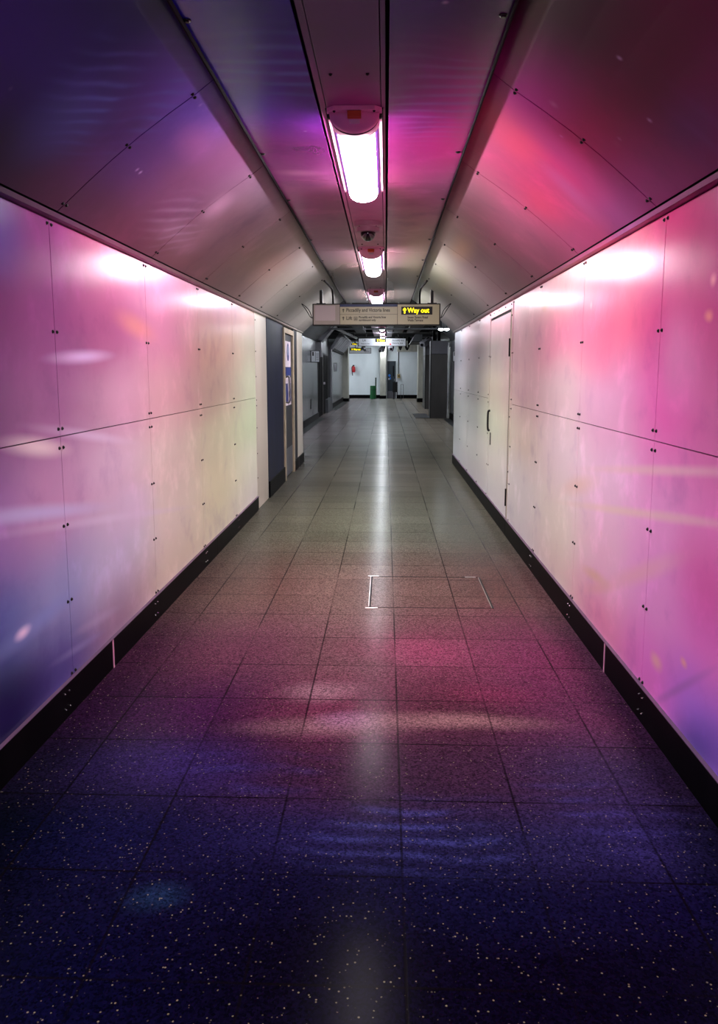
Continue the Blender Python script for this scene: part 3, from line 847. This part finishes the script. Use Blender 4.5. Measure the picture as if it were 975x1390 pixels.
# ------------------------------------------------------------------ service door in the right wall
dr = empty('door_1', (RX, 7.0, 0)); tag(dr, kind='structure')
put('door_leaf', B(RX - .002, RX + .03, 7.0, 8.30, .152, 2.035, bevel=.002), M_RW, dr)
put('door_frame', B(RX - .004, RX + .012, 6.862, 6.925, .0, WT, bevel=.002), M_RW, dr)
put('door_frame', B(RX - .004, RX + .012, 8.32, 8.358, .152, WT, bevel=.002), M_RW, dr)
put('door_head', B(RX - .003, RX + .012, 6.927, 8.318, 2.06, WT, bevel=.002), M_RW, dr)
put('door_gap', B(RX - .0015, RX + .03, 6.955, 6.998, .152, 2.06), M_gap, dr)
put('door_gap', B(RX + .004, RX + .03, 7.0, 8.32, 2.035, 2.06), M_gap, dr)
put('door_stop', B(RX - .006, RX + .006, 6.93, 6.953, .0, 2.055, bevel=.002), M_frame, dr)
for z in (.35, 1.72):
    put('hinge', cyl(bmesh.new(), (RX - .008, 6.985, z - .08), (RX - .008, 6.985, z + .08), .008, seg=10), M_gap, dr)
h = tube(bmesh.new(), [(RX - .003, 8.2, 1.09), (RX - .022, 8.2, 1.08), (RX - .026, 8.2, 1.0), (RX - .022, 8.2, .89), (RX - .003, 8.2, .88)], .011, 8)
put('door_handle', h, M_gap, dr, True)
put('lock_plate', B(RX - .008, RX, 8.11, 8.15, .73, .86, bevel=.002), M_gap, dr)
bolts(dr, [(RX - .003, y, 2.1) for y in (6.95, 7.3, 7.7, 8.05, 8.3)] + [(RX - .002, 8.25, z) for z in (1.66, .5)] + [(RX - .004, 6.9, z) for z in (2.0, 1.1, .6)], (-1, 0, 0), .006)

# ------------------------------------------------------------------ left wall beyond the printed cladding
b = B(LX - .012, LX, 8.172, 8.958, 0, WT, bevel=.002)
put('end_panel', b, M_enamel, wl)
bolts(wl, [(LX, 8.2, z) for z in (2.05, 1.72, 1.45, 1.2, 1.14, .9, .62, .35)], (1, 0, 0), .006)
d2 = put('door_2', B(LX - .02, LX + .004, 8.965, 10.36, .0, WT, bevel=.002), M_navy); tag(d2, kind='structure')
put('kick_board', B(LX, LX + .02, 8.97, 10.36, 0, .2, bevel=.002), M_black, d2)
d3 = empty('door_3', (LX, 10.4, 0)); tag(d3, kind='structure')
put('door_frame', B(LX - .02, LX + .025, 10.365, 10.47, 0, 2.1, bevel=.004), M_frame, d3)
put('door_frame', B(LX - .02, LX + .025, 11.36, 11.46, 0, 2.1, bevel=.004), M_frame, d3)
put('door_head', B(LX - .02, LX + .025, 10.47, 11.36, 2.03, 2.1, bevel=.004), M_frame, d3)
put('door_leaf', B(LX - .02, LX - .002, 10.475, 11.355, .02, 2.025, bevel=.002), M_char, d3)
put('kick_plate', B(LX - .002, LX + .002, 10.5, 11.33, .03, .42), M_kick, d3)
h = tube(bmesh.new(), [(LX, 10.6, 1.42), (LX + .05, 10.6, 1.44), (LX + .06, 10.62, 1.36), (LX + .06, 10.62, 1.16), (LX + .05, 10.62, 1.08), (LX, 10.62, 1.08)], .011, 8)
put('door_handle', h, M_silver, d3, True)
put('notice', B(LX - .002, LX + .004, 10.62, 11.2, 1.57, 1.93), M_white, d3)
b = cyl(bmesh.new(), (LX + .004, 10.91, 1.78), (LX + .006, 10.91, 1.78), .125, seg=28)
put('prohibition_disc', b, M_blue, d3)
b = cyl(bmesh.new(), (LX + .006, 10.91, 1.80), (LX + .007, 10.91, 1.80), .07, seg=20); put('disc_face', b, mat('pale disc face', (150, 160, 190), .4), d3)
put('blue_notice', B(LX - .002, LX + .004, 10.66, 11.2, 1.44, 1.565), M_blue, d3)
for y0 in (10.6, 10.94):
    put('white_notice', B(LX - .002, LX + .004, y0, y0 + .27, 1.03, 1.42), M_white, d3)
    put('blue_notice', B(LX + .004, LX + .006, y0 + .03, y0 + .24, 1.08, 1.34), M_blue, d3)
jb = put('trim_6', B(LX - .02, LX + .008, 11.465, 11.945, 0, WT), M_jamb); tag(jb, kind='structure')
pl = put('trim_7', B(LX - .3, LX + .012, 11.95, YE, 0, WT, bevel=.006), M_enamel); tag(pl, kind='structure')
bl2 = put('baseboard_left_rear', B(LX + .01, LX + .03, 11.47, YE, 0, .16, bevel=.003), M_black); tag(bl2, kind='structure')
put('joint_strip', B(LX + .03, LX + .032, 11.9, 11.91, 0, .16), M_portal, bl2)
# bulkheads where the passage opens into the hall (face away from the camera)
b = bmesh.new()
box(b, -2.9, LX - .115, YE - .06, YE, 0, 3.2); box(b, RX + .115, 2.9, 12.54, 12.6, 0, 3.2); box(b, -2.9, 2.9, YE - .06, YE + .02, 2.91, 3.2)
bh = put('wall_bulkhead', b, M_grey); tag(bh, kind='structure')

# floor access cover with metal edging set flush in the floor
fc = empty('floor_access_cover', (.3, 5.1, 0), 'flush tiled access cover with thin metal edging in the floor', 'floor hatch')
put('edge_strip', B(-.1, -.09, 4.73, 5.47, -.002, .0022), M_gap, fc)
put('edge_strip', B(.69, .70, 4.72, 5.46, -.002, .0022), M_gap, fc)
put('edge_strip', B(-.09, .69, 5.462, 5.470, -.002, .0018), M_gap, fc)
put('edge_strip', B(-.09, .69, 4.722, 4.727, -.002, .0018), M_gap, fc)
for x, y in ((-.095, 5.475), (-.095, 4.71), (.62, 5.47)):
    put('corner_tab', B(x - .03, x + .05, y - .012, y + .006, -.002, .0026), M_brass, fc)
put('cover_edge', B(-.106, -.101, 4.74, 5.48, -.002, .0024), M_brass, fc)
put('cover_edge', B(.684, .689, 4.73, 5.46, -.002, .0024), M_brass, fc)

# ================================================================== the hall beyond
HL, HR, HZC = -2.22, 2.10, 3.08
# left hall wall, first stretch
w = put('wall_hall_left', B(HL - .1, HL - .012, YE, 25.0, 0, 2.47), M_gap); tag(w, kind='structure')
for a, c in ((YE, 16.2), (16.2, 19.7), (19.75, 23.05), (23.1, 24.95)):
    put('cladding_panel', B(HL - .012, HL, a + .004, c - .004, .0, 2.46, bevel=.002), M_farwall, w)
put('pull_rail', B(HL, HL + .04, 19.5, 19.62, 1.05, 2.02, bevel=.005), M_gap, w)
put('service_flap', B(HL, HL + .01, 22.4, 22.6, .42, .7), M_darkgrey, w)
t = put('baseboard_hall_left', B(HL, HL + .03, YE, 24.95, 0, .2, bevel=.003), M_black); tag(t, kind='structure')
put('floor_channel', B(HL + .03, HL + .22, YE, 24.95, 0, .008), M_darkgrey, t)
# slopes of the hall
def hslope(name, x0, z0, x1, z1, y0, y1, m, th=.03):
    s = 1 if x1 > x0 else -1
    o = put(name, prism([(x0, z0), (x1, z1), (x1, z1 + th * 2), (x0 - s * .03, z0 + th * 2)], y0, y1), m); return o
sl = hslope('trim_8', HL, 2.47, -1.62, 3.02, YE, 24.4, M_grey); tag(sl, kind='structure')
# portal frame at the end of the first stretch
pf = put('trim_9', B(HL - .02, HL + .16, 24.4, 25.1, 1.98, 2.5, bevel=.006), M_portal); tag(pf, kind='structure')
put('portal_brace', prism([(HL, 2.44), (HL + .16, 2.44), (-1.55, 3.02), (-1.78, 3.02)], 24.4, 25.1), M_portal, pf)
put('portal_post', B(HL - .02, HL + .02, 24.96, 25.1, 0, 2.0), M_gap, pf)
# gates
dg = empty('door_4', (HL, 27.5, 0)); tag(dg, kind='structure')
put('gate_leaf', B(HL - .06, HL - .02, 25.1, 27.0, 0, 2.1), M_steeld, dg)
put('gate_leaf', B(HL - .06, HL - .02, 27.05, 29.3, 0, 2.1), M_steeld, dg)
for y in (25.5, 25.9, 26.3, 26.7, 27.4, 27.8, 28.2, 28.6, 29.0):
    put('gate_rib', B(HL - .02, HL + .01, y, y + .07, 0, 2.1), M_darkgrey, dg)
put('gate_head', B(HL - .06, HL + .08, 25.15, 27.3, 2.12, 2.6, bevel=.01), M_grey, dg)
put('gate_handle', cyl(bmesh.new(), (HL, 27.2, 1.1), (HL + .06, 27.2, 1.1), .04, seg=12), M_white, dg)
put('plinth', B(HL - .06, HL + .1, 28.0, 30.4, 0, .5, bevel=.01), M_grey, dg)
w = put('wall_hall_recess', B(HL - .12, HL - .06, 25.0, 30.5, 0, 3.0), M_darkgrey); tag(w, kind='structure')
# second stretch
w = put('wall_hall_left_rear', B(HL - .1, HL, 30.5, 39.2, 0, 2.47), M_farwall); tag(w, kind='structure')
put('wall_frame', B(HL - .01, HL + .06, 30.45, 30.75, 0, 2.47, bevel=.01), M_portal, w)
put('wall_frame_top', B(HL - .01, HL + .08, 30.75, 39.2, 2.36, 2.47, bevel=.01), M_gap, w)
put('corner_brace', prism([(HL - .02, 2.4), (HL + .1, 2.4), (-1.68, 3.02), (-1.86, 3.02)], 30.45, 30.7), M_portal, w)
t = put('baseboard_hall_left_rear', B(HL, HL + .04, 30.5, 39.2, 0, .22), M_black); tag(t, kind='structure')
put('floor_channel', B(HL + .04, HL + .3, 30.5, 39.0, 0, .008), M_darkgrey, t)
# louvre panel on the slope
lv = empty('louvre_panel', (HL + .3, 31, 2.5), 'angled louvre panel with pale slats above the far left wall', 'louvre')
put('louvre_back', prism([(HL + .08, 2.48), (-1.72, 2.97), (-1.72, 3.03), (HL + .02, 2.53)], 30.8, 38.6), M_darkgrey, lv)
for k in range(7):
    y = 30.85 + k * 1.12
    put('louvre_slat', prism([(HL + .14, 2.43), (-1.66, 2.91), (-1.72, 2.985), (HL + .08, 2.50)], y, y + .12), M_soot, lv)
# column closing the left side
c_ = put('trim_10', B(HL - .02, -1.93, 39.2, 40.2, 0, 3.08, bevel=.02), M_col); tag(c_, kind='structure')
put('column_base', B(HL, -1.91, 39.16, 40.24, 0, .16, bevel=.01), M_black, c_)
# right hall wall
w = put('wall_hall_right', B(HR, HR + .1, 12.6, 33.4, 0, 2.5), M_farwall); tag(w, kind='structure')
for y in (15.2, 18.4, 21.1, 23.2):
    put('panel_joint', B(HR - .006, HR, y, y + .06, 0, 2.5), M_gap, w)
t = put('baseboard_hall_right', B(HR - .03, HR, 12.6, 24.8, 0, .2, bevel=.003), M_black); tag(t, kind='structure')
put('floor_channel', B(HR - .25, HR - .03, 12.6, 24.6, 0, .008), M_darkgrey, t)
sl = hslope('trim_11', HR, 2.47, 1.55, 3.0, 12.6, 24.6, M_grey); tag(sl, kind='structure')
w = put('wall_hall_right_rear', B(HR, HR + .1, 33.4, 44.2, 0, 3.1), M_darkgrey); tag(w, kind='structure')
# hall ceiling void
ceh = put('ceiling_hall', B(-9, 6.5, YE, 44.3, HZC + .12, HZC + .25), M_ceilfar); tag(ceh, kind='structure')
for y in (15.0, 19.0, 23.0, 27.2, 31.0, 35.0, 39.0):
    put('cross_beam', B(-2.2, 2.1, y, y + .14, HZC - .0, HZC + .12), M_darkgrey, ceh)
# service trays, ducts and panels between the beams
G3 = 'cable trays under the hall ceiling'
def tray(x0, x1, y0, y1, z, lab, m=M_darkgrey):
    r = empty('cable_tray', ((x0 + x1) / 2, y0, z), lab, 'cable tray', G3)
    put('tray_bed', B(x0, x1, y0, y1, z, z + .012), m, r)
    put('tray_side', B(x0 - .006, x0, y0, y1, z, z + .06), m, r)
    put('tray_side', B(x1, x1 + .006, y0, y1, z, z + .06), m, r)
    bm = bmesh.new(); n = int((x1 - x0) / .06)
    for k in range(n):
        xx = x0 + .03 + k * .06
        tube(bm, [(xx, y0 + .01, z + .03), (xx + .01, (y0 + y1) / 2, z + .035), (xx, y1 - .01, z + .03)], .014, 6)
    o = put('cable_run', bm, M_cable, r, True)
tray(.28, .62, 13.5, 29.6, 2.98, 'dark cable tray running just right of the hall lights')
tray(.78, 1.22, 14.0, 29.2, 2.96, 'wide dark cable tray further right, ending before the lintel')
tray(-1.12, -.78, 13.5, 29.6, 2.98, 'dark cable tray over the left half of the hall')
G4 = 'flat service panels beside the hall lights'
for x0, x1, y0, y1, m, lab in ((-.50, -.28, 25.2, 32.5, mat('pinkish grey panel', (185, 165, 178), .4), 'pinkish grey flat service panel left of the hall lights'),
                            (.02, .24, 25.2, 29.0, M_grey, 'nearer grey service panel right of the hall lights'),
                            (.02, .24, 29.6, 33.0, M_portal, 'farther pale service panel right of the hall lights')):
    r = put('service_panel', B(x0, x1, y0, y1, 2.99, 3.05, bevel=.008), m)
    tag(r, lab, 'panel', G4)
    bolts(r, [(x, y, 2.99) for x in (x0 + .03, x1 - .03) for y in (y0 + .2, y1 - .2)], (0, 0, -1), .008)
r = empty('steel_duct', (-1.5, 28.5, 2.94), 'pale square conduit slanting across the dark hall ceiling on the left', 'duct')
bm = bmesh.new()
A_, C_ = Vector((-1.74, 24.2, 2.94)), Vector((-1.26, 33.0, 2.94))
cyl(bm, A_, C_, .055, seg=4)
put('duct_run', bm, M_silver, r)
for k in (.2, .5, .8):
    p = A_.lerp(C_, k); put('duct_bracket', B(p.x - .07, p.x + .07, p.y - .03, p.y + .03, p.z + .0, 3.06), M_darkgrey, r)
r = put('cable_trunking', B(-1.72, 1.7, 23.9, 24.0, 2.80, 2.85, bevel=.004), M_grey)
tag(r, 'thin grey trunking crossing the hall just below the large sign', 'trunking')
put('joint_cover', B(-.72, -.62, 23.88, 24.02, 2.79, 2.86, bevel=.004), M_portal, r)

# twin bulkhead lamps on the right
G5 = 'twin oval lamps above the steel partition'
for x, lab in ((1.56, 'left oval lit lamp of the pair above the steel partition'), (1.72, 'right oval lit lamp of the pair above the steel partition')):
    r = empty('bulkhead_lamp', (x, 22.0, 2.70), lab, 'lamp', G5)
    bm = bmesh.new(); bmesh.ops.create_uvsphere(bm, u_segments=20, v_segments=12, radius=1)
    bmesh.ops.scale(bm, vec=(.068, .06, .035), verts=bm.verts); bmesh.ops.translate(bm, vec=(x, 22.0, 2.70), verts=bm.verts)
    put('lens', bm, M_lampfar, r, True)
    put('lamp_base', B(x - .075, x + .075, 21.95, 22.06, 2.72, 2.76, bevel=.006), M_grey, r)
    put('stem', B(x - .012, x + .012, 21.99, 22.02, 2.76, 3.2), M_darkgrey, r)

# stainless partitions on the right
def partition(x0, x1, y0, y1, z1, lab):
    r = empty('steel_partition', ((x0 + x1) / 2, y0, 0), lab, 'partition', 'steel partitions along the right of the hall')
    zs = z1 * .83
    put('lower_sheet', B(x0, x1, y0, y1, 0, zs - .006, bevel=.006), M_steeld, r)
    put('upper_sheet', B(x0, x1, y0, y1, zs + .006, z1, bevel=.006), M_steel, r)
    put('seam', B(x0 + .01, x1 - .01, y0 + .01, y1 - .01, zs - .006, zs + .006), M_gap, r)
    put('corner_angle', B(x0 - .01, x0 + .02, y0 - .008, y0 + .02, 0, z1, bevel=.003), M_darkgrey, r)
    return r
p1 = partition(1.46, 2.0, 25.0, 25.9, 2.5, 'tall dull stainless partition, nearest on the right of the hall')
p2 = partition(1.60, 2.08, 31.2, 33.2, 2.62, 'darker steel partition standing behind the tall one')
r = put('floor_grating', B(.98, 1.46, 25.0, 27.6, 0, .012), M_grate)
tag(r, 'dark metal grating on the floor beside the steel partition', 'grating')
bm = bmesh.new()
for k in range(12): box(bm, .99 + k * .04, 1.0 + k * .04, 25.02, 27.58, .012, .02)
put('grating_bar', bm, M_steel, r)
# black risers behind lamp, over partition
r = empty('pipe_riser', (1.62, 26.2, 2.5), 'pair of black pipes rising from the steel partition to the ceiling', 'pipe')
for x in (1.58, 1.75):
    put('riser', cyl(bmesh.new(), (x, 25.5, 2.49), (x, 25.5, 3.2), .05, seg=12), M_cable, r, True)

# notices projecting from the walls
def flag_notice(x0, x1, y, z0, z1, lab, figs):
    r = empty('projecting_notice', ((x0 + x1) / 2, y, z0), lab, 'notice', 'projecting notices in the hall')
    put('frame', B(x0, x1, y, y + .04, z0, z1, bevel=.006), M_signedge, r)
    put('face', B(x0 + .02, x1 - .02, y - .003, y + .005, z0 + .02, z1 - .02), M_gnotice, r)
    w_ = x1 - x0; h_ = z1 - z0
    if figs:
        put('pictogram', B(x0 + w_ * .18, x0 + w_ * .34, y - .005, y - .003, z0 + h_ * .55, z0 + h_ * .88), M_ink, r)
        put('text_rule', B(x0 + w_ * .5, x0 + w_ * .54, y - .005, y - .003, z0 + h_ * .12, z0 + h_ * .88), M_grey, r)
        for k in range(4):
            put('text_line', B(x0 + w_ * .6, x0 + w_ * .88, y - .005, y - .003, z0 + h_ * (.2 + .16 * k), z0 + h_ * (.24 + .16 * k)), M_grey, r)
    return r
flag_notice(HL + .0, HL + .27, 22.6, 1.78, 2.13, 'framed pictogram notice projecting from the left hall wall', True)
flag_notice(HL + .06, HL + .2, 31.6, 1.52, 1.87, 'small white notice on the farther left hall wall', False)
flag_notice(1.84, HR - .01, 21.4, 1.78, 2.08, 'grey pictogram notice projecting from the right hall wall', True)

# help point on the right wall
r = empty('help_point', (2.0, 21.0, .5), 'small dark box with sloping silver tube on the right hall wall', 'help point')
put('box_body', B(1.90, HR, 20.9, 21.3, .52, .86, bevel=.02), M_gap, r)
put('box_hood', prism([(1.9, .86), (HR, 1.0), (HR, .86)], 20.9, 21.3), M_darkgrey, r)
put('tube_rail', tube(bmesh.new(), [(1.9, 20.88, .66), (1.87, 20.85, .82), (1.93, 20.85, .95), (2.05, 20.88, 1.02)], .018, 8), M_silver, r, True)

# second and further hanging signs
def small_sign(x0, x1, y, z0, z1, lab, plate, lines, ytext=True, red=None, hang=True):
    r = empty('hanging_sign', ((x0 + x1) / 2, y, z1), lab, 'hanging sign')
    put('sign_case', B(x0, x1, y, y + .12, z0, z1, bevel=.008), M_signedge, r)
    sf = put('sign_face', B(x0 + .02, x1 - .02, y - .004, y + .005, z0 + .02, z1 - .02), M_signfar, r)
    h_ = z1 - z0
    if plate:
        a, c = plate
        wp = put('way_out_plate', B(a, c, y - .007, y - .004, z0 + h_ * .52, z0 + h_ * .93), M_ink, r)
        sz_ = h_ * .34
        arrow(a + .1, y - .009, z0 + h_ * .72, sz_ * .9, M_yel, wp)
        text('lit_lettering', 'Way out', sz_, (a + .17, y - .009, z0 + h_ * .6), M_yel, wp, xs=(c - a - .22) / (sz_ * 3.7), bold=.004)
    for (s_, size, x, zf) in lines:
        text('lettering', s_, size, (x, y - .006, z0 + h_ * zf), M_ink, sf, bold=.001)
    if red:
        put('red_roundel', cyl(bmesh.new(), (red, y - .008, z0 + h_ * .25), (red, y - .004, z0 + h_ * .25), .03, seg=16), M_red, sf)
    if hang:
        for x in (x0 + .3, x1 - .3):
            put('hanger_rod', cyl(bmesh.new(), (x, y + .06, z1 - .01), (x, y + .06, 3.2), .015, seg=8), M_cable, r)
    return r
small_sign(-1.08, .78, 30.0, 2.49, 2.81, 'second hanging sign, small and grey, under the three hall lights', (-.42, .0), [
    ('Lift', .11, -.92, .6), ('Victoria line', .07, -.98, .25), ('Piccadilly line', .085, .24, .62), ('Victoria line', .085, .24, .3)], red=.17)
small_sign(-1.84, -.74, 38.5, 2.42, 2.70, 'third hanging sign, lowest on the left before the white end wall', (-1.8, -1.22), [
    ('Lifts', .1, -1.1, .55), ('Platforms', .07, -1.1, .25)])
small_sign(-2.05, -1.55, 43.0, 2.86, 3.12, 'topmost tiny yellow Way out sign at the far left', (-1.95, -1.6), [])

# ------------------------------------------------------------------ end wall and what stands by it
we = put('wall_end', B(-9, 6.5, 44.0, 44.2, 0, 3.2), M_farbright); tag(we, kind='structure')
t = put('baseboard_end', B(-9, 6.4, 43.97, 44.0, 0, .2), M_black); tag(t, kind='structure')
w = put('wall_side_passage', B(-9, -8.9, 38, 44.0, 0, 3.2), M_farbright); tag(w, kind='structure')
w = put('wall_side_return', B(-9, HL - .02, 39.9, 40.1, 0, 3.2), M_farbright); tag(w, kind='structure')
c_ = put('trim_12', B(-.33, .02, 43.3, 44.0, 0, 3.2, bevel=.03), M_col); tag(c_, kind='structure')
put('column_base', B(-.335, .025, 43.28, 44.0, 0, .18, bevel=.01), M_black, c_)
c_ = put('trim_13', B(1.60, 2.1, 38.4, 39.2, 0, 3.1, bevel=.02), M_col); tag(c_, kind='structure')
put('column_base', B(1.58, 2.1, 38.37, 39.24, 0, .2, bevel=.01), M_black, c_)
c_ = put('trim_14', B(.62, 2.09, 42.6, 43.0, 2.62, 3.2, bevel=.02), M_col); tag(c_, kind='structure')
# far door
d5 = empty('door_5', (.3, 43.96, 0)); tag(d5, kind='structure')
put('door_frame', B(.02, .07, 43.93, 44.0, 0, 2.18), M_farbright, d5)
put('door_frame', B(.57, .62, 43.93, 44.0, 0, 2.18), M_farbright, d5)
put('door_leaf', B(.07, .57, 43.95, 43.99, 0, 2.12, bevel=.004), M_teal, d5)
put('vision_panel', B(.40, .46, 43.94, 43.952, 1.25, 1.85), M_glassdark, d5)
put('blue_sign', cyl(bmesh.new(), (.2, 43.94, 1.3), (.2, 43.955, 1.3), .075, seg=20), M_bluelit, d5)
put('white_sign', B(.14, .22, 43.94, 43.955, 1.06, 1.16), M_white, d5)
put('blue_plate', B(.22, .29, 43.94, 43.955, 1.08, 1.2), M_bluelit, d5)
put('kick_plate', B(.12, .52, 43.94, 43.952, .02, .42), M_steel, d5)
put('door_handle', B(.48, .51, 43.91, 43.95, .98, 1.12), M_silver, d5)
# bin
r = empty('litter_bin', (-.72, 42.9, 0), 'green litter bin by the white end wall', 'bin')
put('bin_body', lathe(bmesh.new(), (-.72, 42.9, 0), [(.15, 0), (.16, .04), (.16, .62), (.15, .64)], 24), M_green, r)
put('bin_lid', lathe(bmesh.new(), (-.72, 42.9, .64), [(.165, 0), (.165, .07), (.14, .1)], 24), M_green, r)
put('bin_band', lathe(bmesh.new(), (-.72, 42.9, .5), [(.163, 0), (.163, .03)], 24), M_greend, r)
r = empty('bollard_post', (-.56, 43.1, 0), 'slim dark green post directly behind the litter bin', 'post')
put('post', B(-.60, -.53, 43.1, 43.17, 0, 1.16, bevel=.008), M_greend, r)
put('post_cap', B(-.61, -.52, 43.09, 43.18, 1.16, 1.19, bevel=.005), M_greend, r)
# extinguisher
r = empty('fire_extinguisher', (-1.85, 43.9, 1.4), 'red fire extinguisher hung on the white end wall', 'fire extinguisher')
put('cylinder', lathe(bmesh.new(), (-1.85, 43.88, 1.48), [(.02, -.0), (.09, .02), (.1, .06), (.1, .28), (.06, .34), (.03, .36)], 20), M_red, r, True)
put('valve', B(-1.9, -1.8, 43.84, 43.9, 1.84, 1.9, bevel=.008), M_gap, r)
put('hose', tube(bmesh.new(), [(-1.87, 43.84, 1.86), (-1.95, 43.82, 1.75), (-1.93, 43.82, 1.5), (-1.9, 43.84, 1.3)], .022, 8), M_gap, r, True)
put('bracket', B(-1.88, -1.82, 43.92, 44.0, 1.55, 1.8), M_gap, r)
# call box and its conduit
r = empty('call_box', (.74, 43.95, 1.25), 'ochre call box at the foot of a thin black conduit', 'call box')
put('box_body', B(.66, .82, 43.86, 44.0, 1.16, 1.38, bevel=.012), M_yellowbox, r)
put('box_front', cyl(bmesh.new(), (.74, 43.85, 1.27), (.74, 43.87, 1.27), .05, seg=16), M_darkgrey, r)
put('conduit', cyl(bmesh.new(), (.72, 43.96, 1.36), (.72, 43.96, 3.2), .022, seg=10), M_cable, r, True)
# folding barrier
r = empty('folded_barrier', (.52, 43.2, 0), 'dark folded barrier standing in front of the far door', 'barrier')
put('upright', B(.42, .47, 42.8, 42.85, 0, .95, bevel=.005), M_gap, r)
put('upright', B(.62, .66, 42.9, 42.95, .12, .95, bevel=.005), M_gap, r)
put('board', B(.38, .62, 42.78, 42.84, .38, .92, bevel=.01), M_gap, r)
put('top_rail', B(.38, .66, 42.84, 42.9, .92, .96, bevel=.005), M_gap, r)
put('foot', B(.40, .50, 42.7, 42.98, 0, .03), M_gap, r)
r = empty('queue_stand', (.98, 43.6, 0), 'thin grey stand against the end wall right of the door', 'stand')
put('stand_post', cyl(bmesh.new(), (.86, 43.7, 0), (.86, 43.7, .8), .012, seg=8), M_grey, r)
put('stand_post', cyl(bmesh.new(), (1.0, 43.7, 0), (1.0, 43.7, .8), .012, seg=8), M_grey, r)
put('stand_rail', cyl(bmesh.new(), (.86, 43.7, .8), (1.0, 43.7, .8), .012, seg=8), M_grey, r)
# cameras on brackets
def cctv(x, y, z, lab, s=1, yaw=.5):
    r = empty('box_camera', (x, y, z), lab, 'security camera')
    bm = B(-.07 * s, .07 * s, -.18 * s, .18 * s, -.06 * s, .06 * s, bevel=.01)
    bmesh.ops.rotate(bm, cent=(0, 0, 0), matrix=Matrix.Rotation(yaw, 3, 'Z') @ Matrix.Rotation(.35, 3, 'X'), verts=bm.verts)
    bmesh.ops.translate(bm, vec=(x, y, z), verts=bm.verts)
    put('camera_body', bm, M_portal, r)
    lp = Vector((0, -.19 * s, 0)); lp.rotate(Matrix.Rotation(yaw, 3, 'Z') @ Matrix.Rotation(.35, 3, 'X')); lp += Vector((x, y, z))
    dr_ = (lp - Vector((x, y, z))).normalized()
    put('lens', cyl(bmesh.new(), lp - dr_ * .01, lp + dr_ * .02, .035 * s, seg=14), M_glassdark, r)
    put('bracket', tube(bmesh.new(), [(x, y, z + .04), (x + .06, y + .05, z + .15), (x + .12, y + .1, z + .2), (x + .13, y + .1, 3.2)], .018, 8), M_gap, r)
    return r
cctv(1.42, 27.5, 2.55, 'pale box camera on a bracket left of the steel partition', 1.5, -.6)
cctv(.18, 33.5, 2.56, 'box camera hanging just right of the hall lights, under the second sign', 1.2, .2)
cctv(-.2, 34.8, 2.52, 'dark-bracketed box camera under the second sign, left of the cable loops', 1.2, -.3)
cctv(-.98, 34.0, 2.52, 'small box camera under the left half of the second sign', .9, .4)
# cable loops under the second sign
G6 = 'black cable loops hanging behind the second sign'
for i, (x, w_, zb) in enumerate(((-.13, .26, 2.42), (.29, .2, 2.46), (.66, .2, 2.5), (.97, .26, 2.5))):
    lab = ['leftmost black cable loop under the second hanging sign', 'narrow black cable loop, second from the left under the sign',
           'black cable loop under the right end of the second sign', 'rightmost black cable loop, near the cream lintel'][i]
    bm = bmesh.new()
    for k in range(4):
        o = k * .03
        tube(bm, [(x - w_/2 + o, 35.5 + o, 3.2), (x - w_/2 + o, 35.5, 2.8 - o), (x + o * .6, 35.4 - o, zb + o), (x + w_/2 - o, 35.5, 2.8), (x + w_/2 - o, 35.6, 3.2)], .02, 6)
    o_ = put('cable_loop', bm, M_cable, None, True); tag(o_, lab, 'cable', G6)
# grey angled duct box by the lintel
r = empty('duct_box', (1.1, 29.5, 2.7), 'grey angled duct box hanging between trays and steel partition', 'duct')
put('duct_body', prism([(.98, 2.66), (1.38, 2.66), (1.38, 2.93), (1.12, 2.93)], 29.5, 32.5), M_grey, r)
put('duct_flange', prism([(.96, 2.63), (1.4, 2.63), (1.4, 2.66), (.96, 2.66)], 29.45, 32.5), M_darkgrey, r)
put('duct_strap', B(1.2, 1.24, 30.8, 30.85, 2.9, 3.2), M_darkgrey, r)

# ------------------------------------------------------------------ unseen lamps added left and right to brighten the end wall
for x, y, lab in ((-4.5, 42.0, 'unseen light added on the left to brighten the end wall'), (3.6, 41.8, 'unseen light added on the right to brighten the end wall')):
    ceiling_light(y - .7, 3.1, lab, 'unseen lights added for the end wall', M_lampfill, detail=False, cx=x)
